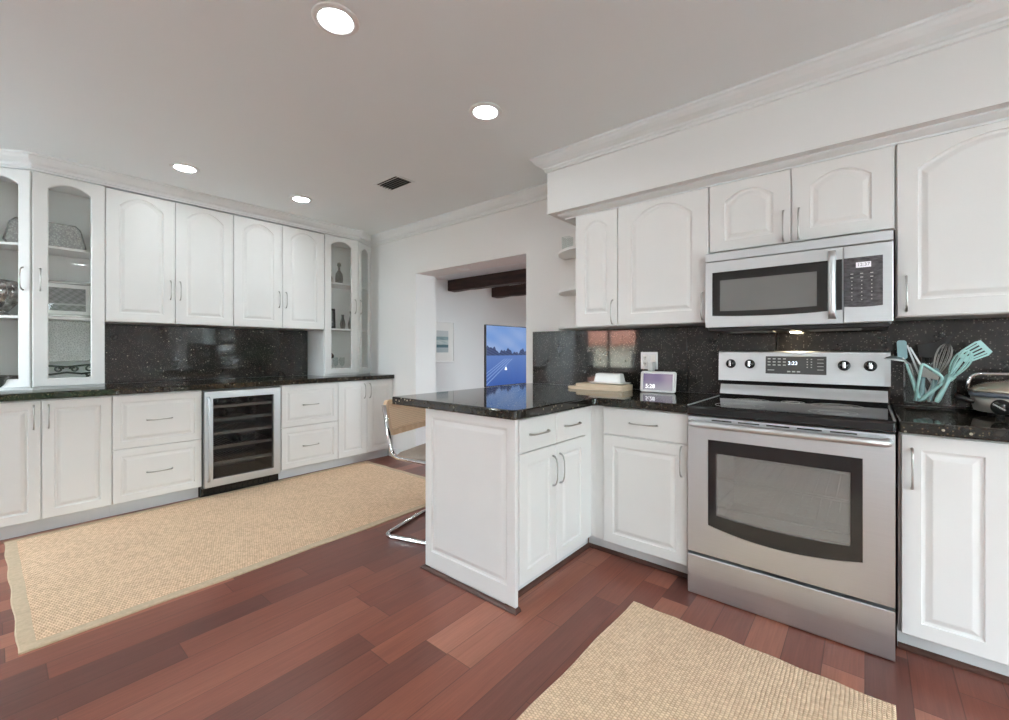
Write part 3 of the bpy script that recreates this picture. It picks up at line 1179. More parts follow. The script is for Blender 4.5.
def bowed(x0, x1, zt, zb, bow, n=16, r=0.0):
    pts = []
    for k in range(n + 1):
        s_ = k / n
        x = x0 + (x1 - x0) * s_
        pts.append((x, zb - bow * (1 - (2 * s_ - 1) ** 2)))
    for k in range(n + 1):
        s_ = 1 - k / n
        pts.append((x0 + (x1 - x0) * s_, zt))
    return pts


def rect2(x0, x1, z0, z1, n=16):
    return bowed(x0, x1, z1, z0, 0, n)


def ring_plate(bm, outer, inner, y0, y1, ch=0.003):
    V = loft(bm, [[(x, y1, z) for x, z in outer], [(x, y0, z) for x, z in outer], [(x, y0, z) for x, z in inner], [(x, y1, z) for x, z in inner]], False, False)
    n = len(V[0])
    for k in range(n):
        bm.faces.new((V[-1][k], V[-1][(k + 1) % n], V[0][(k + 1) % n], V[0][k]))


b = new_bm()
ring_plate(b, rect2(0.002, WR - 0.002, dz0, dz1), bowed(wx0, wx1, wzt, wzb, bow), 0.0, 0.045)
od = obj('oven_door', b, M['steel'], rg)
b = new_bm()
ring_plate(b, bowed(wx0 + 0.001, wx1 - 0.001, wzt - 0.001, wzb + 0.001, bow), bowed(wx0 + 0.035, wx1 - 0.038, wzt - 0.062, wzb + 0.052, 0.012), 0.0015, 0.03)
obj('window_border', b, M['grey_glass'], od, label='dark grey border of the oven window')
b = new_bm()
pp = bowed(wx0 + 0.033, wx1 - 0.036, wzt - 0.060, wzb + 0.050, 0.012)
loft(b, [[(x, 0.004, z) for x, z in pp], [(x, 0.008, z) for x, z in pp]])
obj('glass_pane', b, M['oven_glass'], od)
b = new_bm()
hz = 0.832
hp = [(0.022, 0.0, hz)] + [(0.024, -0.022, hz), (0.034, -0.040, hz)]
hp += [(0.034 + (WR - 0.068) * k / 12, -0.042 - 0.004 * math.sin(PI * k / 12), hz) for k in range(1, 12)]
hp += [(WR - 0.034, -0.040, hz), (WR - 0.024, -0.022, hz), (WR - 0.022, 0.0, hz)]
tube(b, hp, 0.0155, 14)
obj('handle', b, M['steel_lt'], od)
b = new_bm()
for k in range(5):
    box(b, 0.11 + k * 0.112, 0.195 + k * 0.112, -0.0008, 0.002, 0.8475, 0.853)
obj('vent_slot', b, M['dark'], od)
# storage drawer
b = new_bm()
pr = [(0.0, 0.030, 0.0), (0.0, 0.012, 0.0)]
prof = [(0.045, 0.002), (0.004, 0.003), (0.0, 0.008), (-0.002, 0.10), (0.0, 0.188), (0.003, 0.1915), (0.02, 0.192), (0.045, 0.192)]
rings = [[(x, y, z) for y, z in prof] for x in (0.002, WR - 0.002)]
loft(b, rings)
obj('drawer', b, M['steel'], rg)
# cooktop
b = new_bm()
box(b, -0.001, WR + 0.001, -0.014, 0.600, 0.868, 0.9135, 0.010, 3)
ct = obj('cooktop', b, M['black_glass'], rg)
for (x0, x1, y0, y1) in ((0.0, 0.006, -0.002, 0.59), (WR - 0.006, WR, -0.002, 0.59)):
    b = new_bm()
    box(b, x0, x1, y0, y1, 0.9125, 0.9165, 0.001, 1)
    obj('side_trim', b, M['steel'], ct)
for (x, y, r_) in ((0.20, 0.14, 0.105), (0.56, 0.14, 0.085), (0.20, 0.42, 0.08), (0.56, 0.42, 0.10), (0.38, 0.46, 0.05)):
    b = new_bm()
    for q in (r_, r_ * 0.62):
        pts = [(x + q * math.cos(a * PI / 24), y + q * math.sin(a * PI / 24), 0.9136) for a in range(48)]
        tube(b, pts, 0.0007, 4, closed=True)
    obj('burner_ring', b, M['legend'], ct)
# backguard
b = new_bm()
sec = [(0.590, 0.870), (0.585, 0.925), (0.612, 0.985), (0.618, 1.002), (0.664, 1.002), (0.664, 0.870)]
loft(b, [[(x, y, z) for y, z in sec] for x in (0.0, WR)])
bg = obj('backguard_riser', b, M['black'], rg)
b = new_bm()
sec = [(0.5835, 0.928), (0.607, 0.983), (0.611, 0.983), (0.588, 0.928)]
loft(b, [[(x, y - 0.002, z) for y, z in sec] for x in (0.006, WR - 0.006)])
obj('steel_strip', b, M['steel'], bg)
b = new_bm()
sec = [(0.592, 1.006), (0.604, 1.170), (0.609, 1.176), (0.664, 1.176), (0.664, 1.006)]
loft(b, [[(x, y, z) for y, z in sec] for x in (-0.004, WR + 0.004)])
cp_ = obj('control_panel', b, M['steel_lt'], rg)
tilt = math.atan2(0.012, 0.164)


def on_panel(z):
    return 0.592 + (z - 1.006) * 0.012 / 0.164


b = new_bm()
box(b, -0.137, 0.137, -0.002, 0.002, -0.048, 0.048, 0.0015, 1)
dp = obj('display', b, plain('display_smoke_grey', (0.11, 0.11, 0.11), 0.2), cp_, (0.375, on_panel(1.100), 1.100), rot=(-tilt, 0, 0))
text('clock_digits', '3:23', 0.026, M['digits'], dp, (-0.01, -0.0026, 0.010), (PI / 2, 0, 0))
def button(parent, x0, x1, z0, z1, y0=-0.0026, y1=-0.0015):
    b = new_bm()
    box(b, x0, x1, y0, y1, z0, z1)
    return obj('button', b, M['legend'], parent)


for row, z in enumerate((0.034, 0.017, 0.000)):
    for c_ in range(4):
        button(dp, -0.127 + c_ * 0.024, -0.113 + c_ * 0.024, z - 0.003, z + 0.003)
for row in range(4):
    for c_ in range(2):
        button(dp, 0.052 + c_ * 0.018, 0.058 + c_ * 0.018, 0.030 - row * 0.014, 0.035 - row * 0.014)
for row in range(4):
    button(dp, 0.098, 0.125, 0.030 - row * 0.018, 0.033 - row * 0.018)
for c_ in range(3):
    button(dp, -0.035 + c_ * 0.022, -0.020 + c_ * 0.022, -0.038, -0.031)
button(dp, -0.127, -0.095, -0.030, -0.026)
for x in (0.062, 0.160, 0.584, 0.686):
    b = new_bm()
    lathe(b, [(0, 0), (0.026, 0), (0.026, 0.006), (0.021, 0.010), (0.020, 0.024), (0.017, 0.028), (0, 0.028)], 24)
    k_ = obj('knob', b, M['black'], cp_, (x, on_panel(1.103), 1.103), rot=(PI / 2 - tilt, 0, 0))
    b = new_bm()
    box(b, -0.006, 0.006, -0.017, 0.017, 0.020, 0.036, 0.003, 2)
    obj('knob_grip', b, M['chrome'], k_)
b = new_bm()
for x in (0.0, 0.025):
    for z in (-0.022, 0.025):
        box(b, 0.03 + x * 4, 0.034 + x * 4, -0.001, 0.0, 1.103 + z, 1.106 + z)
b.free()

# ------------------------------------------------------------------ microwave
mw = thing('microwave', 'stainless over-the-range microwave with dark window and keypad', 'microwave', (-0.670, 2.49, 1.303))
b = new_bm()
box(b, 0.002, WR - 0.003, 0.03, YB - 2.49 - 0.02, 0.0, 0.395)
obj('body', b, M['steel'], mw)
b = new_bm()
box(b, 0.01, WR - 0.01, 0.012, 0.36, -0.022, -0.0005, 0.004, 1)
und = obj('underside', b, M['blackp'], mw)
for x in (0.10, 0.45):
    b = new_bm()
    box(b, x, x + 0.20, 0.10, 0.24, -0.026, -0.0225)
    obj('grease_filter', b, M['nickel'], und)
b = new_bm()
lathe(b, [(0, -0.006), (0.022, -0.006), (0.026, 0), (0, 0)], 20, c=(0.375, 0.295, -0.0225))
obj('cooktop_lamp', b, M['warm'], und)
b = new_bm()
sec = [(0.03, 0.352), (0.003, 0.352), (0.0, 0.355), (0.0, 0.393), (0.004, 0.397), (0.03, 0.397)]
loft(b, [[(x, y, z) for y, z in sec] for x in (0.0, WR)])
obj('vent_strip', b, M['steel'], mw)
DW = 0.586
b = new_bm()
ring_plate(b, rect2(0.0, DW, 0.002, 0.348), bowed(0.034, DW - 0.002, 0.293, 0.062, 0.010), 0.0, 0.029)
md = obj('door', b, M['steel_lt'], mw)
b = new_bm()
ring_plate(b, bowed(0.035, DW - 0.003, 0.292, 0.063, 0.010), bowed(0.072, 0.490, 0.248, 0.086, 0.004), 0.001, 0.012)
obj('window_border', b, M['grey_glass'], md, label='dark border of the microwave window')
b = new_bm()
pp = bowed(0.071, 0.491, 0.249, 0.085, 0.004)
loft(b, [[(x, 0.003, z) for x, z in pp], [(x, 0.008, z) for x, z in pp]])
obj('window', b, plain('microwave_mesh_window', (0.20, 0.20, 0.195), 0.16, var=0.03, spec=0.8), md)
b = new_bm()
hx = 0.548
hp = [(hx, 0.0, 0.022), (hx, -0.020, 0.026)] + [(hx, -0.030 - 0.016 * math.sin(PI * k / 10), 0.030 + 0.292 * k / 10) for k in range(11)] + [(hx, -0.020, 0.330), (hx, 0.0, 0.334)]
rings = []
for i, p in enumerate(hp):
    rings.append([(p[0] - 0.015, p[1], p[2]), (p[0] - 0.011, p[1] - 0.010, p[2]), (p[0], p[1] - 0.013, p[2]), (p[0] + 0.011, p[1] - 0.010, p[2]), (p[0] + 0.015, p[1], p[2])])
loft(b, rings, smooth=True)
obj('handle', b, M['steel_lt'], md)
b = new_bm()
box(b, DW + 0.003, WR, 0.0, 0.029, 0.002, 0.348, 0.003, 2)
kp = obj('control_panel', b, M['steel_lt'], mw)


def keypad_mat():
    t = NT('keypad_smoky_glass')
    c = t.coords()
    n1 = t.noise(t.mapping(c, (30, 30, 80)), 1.0, 4, 0.6)
    col = t.ramp(n1.outputs['Fac'], [(0.3, (0.03, 0.03, 0.035)), (0.6, (0.12, 0.12, 0.13)), (0.8, (0.20, 0.20, 0.21))])
    t.bsdf(col, 0.12, 0, None, 0.8)
    return t.m


b = new_bm()
pp = bowed(DW + 0.0035, 0.723, 0.293, 0.075, 0.004)
loft(b, [[(x, 0.002, z) for x, z in pp], [(x, -0.0012, z) for x, z in pp]])
kg = obj('keypad', b, keypad_mat(), kp)
b = new_bm()
box(b, 0.632, 0.684, -0.0022, -0.0012, 0.246, 0.270)
obj('display', b, emissive('microwave_display', (0.50, 0.50, 0.53), 0.75), kg)
text('clock_digits', '12:37', 0.020, plain('digit_grey', (0.16, 0.16, 0.18), 0.4), kg, (0.658, -0.0026, 0.258), (PI / 2, 0, 0))
for row in range(8):
    for c_ in range(3):
        ww = 0.010 if row < 2 else 0.004
        xx = 0.618 + c_ * 0.034
        button(kg, xx - ww / 2, xx + ww / 2, 0.218 - row * 0.0165, 0.2215 - row * 0.0165, -0.0022, -0.0012)

# ------------------------------------------------------------------ lamps, vent
def downlight(loc, label, r=0.063):
    t = thing('recessed_light', label, 'ceiling light', loc, group='recessed kitchen downlights')
    b = new_bm()
    lathe(b, [(r, -0.001), (r + 0.026, -0.001), (r + 0.027, -0.003), (r + 0.022, -0.006), (r + 0.004, -0.010), (r - 0.002, -0.004)], 48, close=True)
    obj('trim_ring', b, M['white_pl'], t)
    b = new_bm()
    lathe(b, [(0, -0.0045), (r - 0.003, -0.0045), (r - 0.003, -0.0015), (0, -0.0015)], 48)
    obj('lens', b, M['lens'], t)
    return t


d0 = downlight((-1.61, 0.88, ZC), 'round lit ceiling downlight nearest the camera, at the top of the picture')
copy_tree(d0, (-1.60, 1.745, ZC), label='round lit ceiling downlight nearest the soffit corner')
copy_tree(d0, (-3.745, 0.90, ZC), label='round lit ceiling downlight above the left wall cabinets, the left one')
copy_tree(d0, (-3.745, 1.73, ZC), label='round lit ceiling downlight near the far glass cabinet')

for k, p in enumerate(((-1.60, -0.85), (0.55, 0.88), (0.55, -0.85), (-3.745, -0.85))):  # unseen extra downlights, added to raise the kitchen light
    copy_tree(d0, (p[0], p[1], ZC), label='unseen ceiling downlight added to brighten the kitchen, in the half behind the camera')
for p in ((-4.2, 4.6), (-2.0, 4.6), (-4.2, 6.2), (-2.0, 6.2)):  # more unseen downlights, added to brighten the next room
    copy_tree(d0, (p[0], p[1], ZC), label='unseen ceiling downlight added to brighten the room beyond the opening')

v = thing('ceiling_vent', 'small slatted air vent in the ceiling near the far corner', 'vent', (-2.83, 2.03, ZC), math.radians(0))
b = new_bm()
box(b, -0.125, 0.125, -0.075, 0.075, -0.003, -0.0005)
obj('backing', b, M['dark'], v)
b = new_bm()
for (x0, x1, y0, y1) in ((-0.145, -0.125, -0.095, 0.095), (0.125, 0.145, -0.095, 0.095), (-0.125, 0.125, -0.095, -0.075), (-0.125, 0.125, 0.075, 0.095)):
    box(b, x0, x1, y0, y1, -0.006, -0.0005, 0.001, 1)
obj('frame', b, M['ceil'], v)
for k in range(6):
    b = new_bm()
    y = -0.060 + k * 0.025
    loft(b, [[(x, y - 0.010, -0.012), (x, y + 0.006, -0.004), (x, y + 0.007, -0.006), (x, y - 0.009, -0.014)] for x in (-0.124, 0.124)])
    obj('slat', b, plain('vent_slat_grey', (0.12, 0.12, 0.12), 0.4) if k else M['white_pl'], v)

t = thing('recessed_fitting', 'faint round fitting in the underside of the wall opening', 'ceiling fitting', (-3.08, 3.03, OZ))  # unlit round cover with a ring
b = new_bm()
lathe(b, [(0, -0.004), (0.055, -0.004), (0.062, -0.003), (0.065, -0.0005), (0, -0.0005)], 32)
obj('cover', b, M['ceil'], t)
b = new_bm()
lathe(b, [(0.040, -0.0045), (0.042, -0.006), (0.044, -0.0045)], 32, close=True)
obj('ring', b, M['white_pl'], t)

# ------------------------------------------------------------------ rugs
def rug(name, label, x0, x1, y0, y1, mat, border, group=None, z=0.009):
    w_, l_ = x1 - x0, y1 - y0
    r = thing(name, label, 'rug', ((x0 + x1) / 2, (y0 + y1) / 2, 0))
    n = 24
    b = new_bm()
    ins = border

    def outl(i, amp):
        pts = []
        hw, hl = w_ / 2 - i, l_ / 2 - i
        for k in range(n):
            pts.append((-hw + 2 * hw * k / n, -hl + amp * math.sin(k * 1.1)))
        for k in range(n):
            pts.append((hw + amp * math.sin(k * 0.9 + 1), -hl + 2 * hl * k / n))
        for k in range(n):
            pts.append((hw - 2 * hw * k / n, hl + amp * math.sin(k * 1.3 + 2)))
        for k in range(n):
            pts.append((-hw + amp * math.sin(k * 1.2), hl - 2 * hl * k / n))
        return pts
    o0 = outl(0, 0.0035)
    o1 = outl(0.004, 0.0035)
    oi = outl(ins, 0.001) if ins else outl(0.006, 0.003)
    if ins:
        bb_ = new_bm()
        V = loft(bb_, [[(x, y, 0.0005) for x, y in oi], [(x, y, 0.0005) for x, y in o0], [(x, y, z - 0.002) for x, y in o0], [(x, y, z) for x, y in o1], [(x, y, z) for x, y in oi]], False, False)
        m = len(V[0])
        for k in range(m):
            bb_.faces.new((V[-1][k], V[-1][(k + 1) % m], V[0][(k + 1) % m], V[0][k]))
        obj('border_band', bb_, M['rug_band'], r)
        loft(b, [[(x, y, 0.0005) for x, y in oi], [(x, y, z - 0.001) for x, y in oi]])
    else:
        loft(b, [[(x, y, 0.0005) for x, y in o0], [(x, y, z - 0.002) for x, y in o0], [(x, y, z) for x, y in o1]])
    obj('woven_field', b, mat, r)
    return r


ra = rug('sisal_rug', 'long tan basket-weave sisal runner with cloth border in front of the left cabinets', -4.065, -2.53, 0.063, 2.59, M['sisal_a'], 0.050)
ra.rotation_euler = (0, 0, math.radians(0.6))
rb = rug('sisal_rug', 'tan fine-weave sisal rug in front of the range', -0.855, 0.055, -0.15, 1.93, M['sisal_b'], 0.0)
rb.rotation_euler = (0, 0, math.radians(-1.0))

# ------------------------------------------------------------------ cantilever cane chair (faces local +X)
CH = thing('cantilever_chair', 'chrome cantilever chair with cane back tucked under the peninsula', 'chair', (-2.407, 1.830, 0), math.radians(17))


def fillet(pts, r, n=6):
    P_ = [Vector(p) for p in pts]
    out = [P_[0]]
    for i in range(1, len(P_) - 1):
        a, c, d = P_[i - 1], P_[i], P_[i + 1]
        u = (a - c).normalized()
        v_ = (d - c).normalized()
        rr = min(r, (a - c).length * 0.49, (d - c).length * 0.49)
        p0, p1 = c + u * rr, c + v_ * rr
        for k in range(n + 1):
            s_ = k / n
            out.append(p0 * (1 - s_) ** 2 + c * 2 * s_ * (1 - s_) + p1 * s_ ** 2)
    out.append(P_[-1])
    return out


hw = 0.235
pts = [(-0.005, -hw, 0.835), (0.060, -hw, 0.515), (0.475, -hw, 0.485), (0.43, -hw, 0.0125), (0.0, -hw, 0.0125), (0.0, hw, 0.0125), (0.43, hw, 0.0125), (0.475, hw, 0.485), (0.060, hw, 0.515), (-0.005, hw, 0.835)]
b = new_bm()
tube(b, fillet(pts, 0.055), 0.0135, 12)
obj('chrome_frame', b, M['chrome'], CH)


def rrect(hw_, hh, r, n=5):
    pts = []
    for cx_, cz_, a0 in ((hw_ - r, -hh + r, -PI / 2), (hw_ - r, hh - r, 0), (-hw_ + r, hh - r, PI / 2), (-hw_ + r, -hh + r, PI)):
        for k in range(n + 1):
            a = a0 + PI / 2 * k / n
            pts.append((cx_ + r * math.cos(a), cz_ + r * math.sin(a)))
    return pts


def backpt(y, z, off):
    return (0.016 - (z) * 0.20 + 0.03 * (1 - (y / 0.24) ** 2) * -1 + off, y, z + 0.75)


b = new_bm()
o_ = rrect(0.232, 0.110, 0.045)
i_ = rrect(0.200, 0.078, 0.03)
V = loft(b, [[backpt(y, z, -0.011) for y, z in o_], [backpt(y, z, 0.011) for y, z in o_], [backpt(y, z, 0.011) for y, z in i_], [backpt(y, z, -0.011) for y, z in i_]], False, False)
m_ = len(V[0])
for k in range(m_):
    b.faces.new((V[-1][k], V[-1][(k + 1) % m_], V[0][(k + 1) % m_], V[0][k]))
br = obj('back_frame', b, M['beech'], CH)
b = new_bm()
grid = {}
NY, NZ = 16, 6
for s_, off in ((0, -0.003), (1, 0.003)):
    for i in range(NY + 1):
        for j in range(NZ + 1):
            y = -0.202 + 0.404 * i / NY
            z = -0.080 + 0.160 * j / NZ
            grid[s_, i, j] = b.verts.new(backpt(y, z, off))
    for i in range(NY):
        for j in range(NZ):
            b.faces.new((grid[s_, i, j], grid[s_, i + 1, j], grid[s_, i + 1, j + 1], grid[s_, i, j + 1]))
obj('cane_panel', b, M['cane'], br)
b = new_bm()
rings = []
for q, z in ((0.0, 0.502), (0.0, 0.518), (0.012, 0.530), (0.05, 0.541), (0.12, 0.548)):
    rings.append([(0.275 + x, y, z) for x, y in rrect(0.215 - q, 0.222 - q, max(0.02, 0.06 - q))])
loft(b, rings, smooth=True)
obj('seat', b, M['seat_fab'], CH)

# ------------------------------------------------------------------ room beyond: beams, TV, picture
for k, (y, lab) in enumerate(((5.50, 'dark brown wooden ceiling beam nearer the opening'), (6.73, 'dark brown wooden ceiling beam farther back'))):
    b = new_bm()
    nseg = 40
    rings = []
    for i in range(nseg + 1):
        x = XL2 + 0.002 + (XR2 - XL2 - 0.004) * i / nseg
        j = lambda s_: 0.004 * math.sin(i * 1.7 + s_) + 0.003 * math.sin(i * 0.6 + s_ * 2)
        rings.append([(x, y + j(0), 2.295 + j(1)), (x, y + 0.01 + j(0), 2.285 + j(1)), (x, y + 0.17, 2.285 + j(3)), (x, y + 0.18, 2.30), (x, y + 0.18, ZC - 0.001), (x, y, ZC - 0.001)])
    loft(b, rings)
    tag(obj('ceiling_beam', b, M['beam']), lab, 'beam', 'dark ceiling beams in the next room')


def screen_mesh(w_, h_, nx, ny, fn):
    """flat screen in local y-z plane facing +x, coloured per vertex"""
    me = bpy.data.meshes.new('screen')
    vs = [(0, w_ * i / nx, h_ * j / ny) for j in range(ny + 1) for i in range(nx + 1)]
    fs = [(j * (nx + 1) + i, j * (nx + 1) + i + 1, (j + 1) * (nx + 1) + i + 1, (j + 1) * (nx + 1) + i) for j in range(ny) for i in range(nx)]
    me.from_pydata(vs, [], fs)
    ca = me.color_attributes.new('picture', 'FLOAT_COLOR', 'POINT')
    for j in range(ny + 1):
        for i in range(nx + 1):
            ca.data[j * (nx + 1) + i].color = (*fn(i / nx, j / ny), 1)
    return me


def tv_pic(u, v_):
    hor = 0.50 + 0.0 * u
    ridge = hor + 0.075 + 0.10 * max(0, 0.32 - u) * 3 * 0.6 + 0.03 * math.sin(u * 26) + 0.02 * math.sin(u * 61 + 1) + 0.012 * math.sin(u * 130)
    if u > 0.62:
        ridge += (u - 0.62) * 0.5
    if v_ > ridge:
        k = (v_ - ridge) / (1 - ridge)
        c = math.sin(u * 14 + 5 * v_) * math.sin(v_ * 17 + u * 5) * 0.5 + 0.5
        a = (0.20, 0.38, 0.80)
        bb_ = (0.50, 0.62, 0.90)
        m = 0.55 * c * (1 - 0.4 * k)
        return tuple(p * (1 - m) + q * m for p, q in zip(a, bb_))
    if v_ > hor:
        s_ = 0.5 + 0.5 * math.sin(u * 90 + v_ * 140)
        return (0.035 + 0.05 * s_, 0.06 + 0.06 * s_, 0.16 + 0.10 * s_)
    d = hor - v_
    base = (0.045 + 0.09 * (1 - d / 0.5), 0.13 + 0.12 * (1 - d / 0.5), 0.48 + 0.14 * (1 - d / 0.5))
    bx_, bz_ = 0.27, 0.27
    if v_ < hor - 0.02 and v_ > 0.0:
        for k, dd in enumerate((-0.02, 0.06, 0.14, 0.22)):
            line = bx_ - dd - (v_ - bz_) * -0.9 * (0.5 + dd * 3)
            if abs(u - (bx_ - 0.04 - dd * 0.6 + (v_ - 0.30) * (0.9 + dd))) < 0.008 and v_ < hor - 0.05:
                return (0.30, 0.45, 0.85)
    return base


def vcol_mat(name, strength, rough=0.15, attr='picture'):
    t = NT(name)
    a = t.n('ShaderNodeAttribute', attribute_name=attr)
    if strength > 0:
        t.bsdf((0.01, 0.01, 0.01), 0.09, spec=0.3, emit=a.outputs['Color'], estr=strength)
    else:
        t.bsdf(a.outputs['Color'], rough)
    return t.m


tv = thing('television', 'flat television showing a blue mountain lake, seen through the opening', 'television', (-3.79, 4.14, 0.0), math.radians(0))
TVZ0, TVH, TVW = 0.70, 0.82, 1.46
b = new_bm()
box(b, -0.035, -0.001, 0, TVW, TVZ0, TVZ0 + TVH, 0.004, 1)
obj('housing', b, M['blackp'], tv)
me = screen_mesh(TVW - 0.024, TVH - 0.024, 220, 140, tv_pic)
me.materials.append(vcol_mat('television_picture', 0.52))
o = bpy.data.objects.new('screen', me)
COL.objects.link(o)
o.parent = tv
o.location = (0.0004, 0.012, TVZ0 + 0.012)
b = new_bm()
loft(b, [[(x, 0.0 + y, z) for y, z in ((-0.024, 0), (0.024, 0), (0.016, 0.03), (0.004, 0.036), (0.002, 0.060), (-0.006, 0.034), (-0.018, 0.028))] for x in (0.0005, 0.0012)])
obj('boat_in_picture', b, emissive('picture_white', (0.75, 0.82, 0.9), 0.6), o, (0, 0.395, 0.20))
b = new_bm()
tube(b, [(-0.04, 0.35, TVZ0 + 0.1), (-0.04, 0.35, 0.552)], 0.02, 10)
tube(b, [(-0.04, 1.10, TVZ0 + 0.1), (-0.04, 1.10, 0.552)], 0.02, 10)
box(b, -0.16, 0.08, 0.25, 0.45, 0.541, 0.553, 0.004, 1)
box(b, -0.16, 0.08, 1.0, 1.2, 0.541, 0.553, 0.004, 1)
obj('stand', b, M['blackp'], tv)
mc = thing('media_cabinet', 'low white media cabinet under the television', 'cabinet', (-3.80, 3.95, 0))
b = new_bm()
box(b, -0.25, 0.20, 0, 1.8, 0.06, 0.54, 0.004, 1)
obj('body', b, M['cab'], mc)
b = new_bm()
box(b, -0.22, 0.17, 0.03, 1.77, 0, 0.059)
obj('plinth', b, M['kick'], mc)
for k in range(3):
    d = obj('door', panel_door(0.59, 0.46, 0, (0.05, 0.05, 0.05)), M['cab'], mc, (0.201, 0.008 + k * 0.597, 0.07), rotz=R90)
    handle(d, (0.295, -0.0195, 0.40), True)


def pic_far(u, v_):
    n_ = 0.5 + 0.5 * math.sin(u * 9 + v_ * 31) * math.sin(v_ * 23)
    if v_ > 0.72:
        return (0.55, 0.58, 0.58)
    if v_ > 0.58:
        return (0.20 + 0.1 * n_, 0.30 + 0.1 * n_, 0.32 + 0.1 * n_)
    if v_ > 0.35:
        return (0.38 + 0.2 * n_, 0.48 + 0.14 * n_, 0.48 + 0.12 * n_)
    if v_ > 0.22:
        return (0.10, 0.19, 0.22)
    return (0.42, 0.50, 0.52)


pf = thing('framed_picture', 'framed seascape print in a wide white mat, seen through the opening', 'picture', (XL2 + 0.0, 5.09, 0.96))
b = new_bm()
frame_ring(b, 0.56, 0.76, 0.022, 0.025)
obj('frame', b, M['white_pl'], pf, (0.001, 0, 0), rotz=R90)
b = new_bm()
box(b, 0.001, 0.010, 0.02, 0.54, 0.02, 0.74)
obj('mat_board', b, M['ceramic'], pf)
me = screen_mesh(0.29, 0.40, 40, 60, pic_far)
me.materials.append(vcol_mat('seascape_print', 0, 0.5))
o = bpy.data.objects.new('print', me)
COL.objects.link(o)
o.parent = pf
o.location = (0.0106, 0.125, 0.185)

# ------------------------------------------------------------------ small things: range wall
# outlet
ot = thing('wall_outlet', 'double steel outlet plate on the granite backsplash behind the smart display', 'outlet', (-1.125, 2.862, 1.112))
b = new_bm()
box(b, -0.058, 0.058, -0.006, -0.0002, -0.058, 0.058, 0.002, 2)
obj('plate', b, M['steel_lt'], ot)
b = new_bm()
box(b, -0.042, -0.012, -0.009, -0.0061, -0.038, 0.038, 0.002, 1)
so = obj('socket', b, M['ceramic'], ot)
b = new_bm()
for z in (-0.020, 0.020):
    box(b, -0.034, -0.031, -0.0098, -0.0091, z - 0.006, z + 0.006)
    box(b, -0.023, -0.020, -0.0098, -0.0091, z - 0.006, z + 0.006)
    box(b, -0.029, -0.025, -0.0098, -0.0091, z - 0.013, z - 0.009)
obj('socket_slots', b, M['dark'], so)
b = new_bm()
box(b, 0.010, 0.044, -0.009, -0.0061, -0.038, 0.038, 0.002, 1)
obj('switch', b, M['ceramic'], ot)
# plug adapter
b = new_bm()
box(b, 0.0, 0.036, -0.040, -0.0, 0.0, 0.060, 0.004, 2)
pa = obj('plug_adapter', b, M['white_pl'], None, (-1.118, 2.852, 1.045))
tag(pa, 'white plug adapter sticking out of the outlet plate', 'plug')
b = new_bm()
tube(b, [(0.018, -0.02, 0.0), (0.020, -0.022, -0.04), (0.035, -0.03, -0.09), (0.06, -0.04, -0.122)], 0.0022, 6)
obj('cord', b, M['white_pl'], pa)

# smart display
sd = thing('smart_display', 'small white smart display clock on the counter beside the range', 'smart display', (-1.012, 2.70, 0.9145), math.radians(3))
b = new_bm()
rings = []
for q, y in ((0.004, 0.0), (0.0, 0.004), (0.0, 0.010), (0.006, 0.014)):
    rings.append([(x, y + (z + 0.066) * 0.16, z + 0.067) for x, z in rrect(0.111 - q, 0.066 - q, 0.015)])
loft(b, rings)
obj('housing', b, M['white_pl'], sd)
b = new_bm()
prism(b, [(-0.09, 0.025), (0.09, 0.025), (0.07, 0.085), (-0.07, 0.085)], 0.0, 0.045, 0.006)
obj('foot', b, plain('grey_fabric_base', (0.3, 0.3, 0.3), 0.9), sd)


def disp_pic(u, v_):
    a, b_ = (0.10, 0.08, 0.22), (0.42, 0.34, 0.42)
    k = min(1, max(0, 0.25 + 0.55 * u + 0.12 * math.sin(u * 9)))
    c = [p * (1 - k) + q * k for p, q in zip(a, b_)]
    g = max(0, min(1, (0.62 - v_) * 1.6))
    c = [p * (1 - g) + q * g for p, q in zip(c, (0.42, 0.42, 0.45))]
    return tuple(c)


me = screen_mesh(0.182, 0.104, 40, 24, disp_pic)
me.materials.append(vcol_mat('display_picture', 0.62))
sc_ = bpy.data.objects.new('screen', me)
COL.objects.link(sc_)
sc_.parent = sd
sc_.location = (-0.091, 0.0015, 0.0148)
sc_.rotation_euler = (-math.atan(0.16), 0, -R90)
sc_.rotation_mode = 'XYZ'
Rm = Matrix.Translation((-0.091, 0.0012, 0.0148)) @ Matrix.Rotation(-math.atan(0.16), 4, 'X') @ Matrix.Rotation(-R90, 4, 'Z')
sc_.matrix_local = Rm
tx = text('clock_digits', '5:28', 0.036, emissive('white_digits', (0.95, 0.95, 0.97), 0.9), sd, (-0.052, 0.0048, 0.036), (PI / 2 - math.atan(0.16), 0, 0))
tx.location = (-0.045, 0.0022, 0.038)

# cutting boards and butter dish
def board(name, label, x0, x1, y0, y1, z0, th, rz):
    b = new_bm()
    cx_, cy_ = (x0 + x1) / 2, (y0 + y1) / 2
    pts = rrect((x1 - x0) / 2, (y1 - y0) / 2, 0.03)
    prism(b, pts, 0, th, 0.004)
    o = obj(name, b, M['board'], None, (cx_, cy_, z0), rz)
    return tag(o, label, 'cutting board', 'cutting boards under the butter dish')


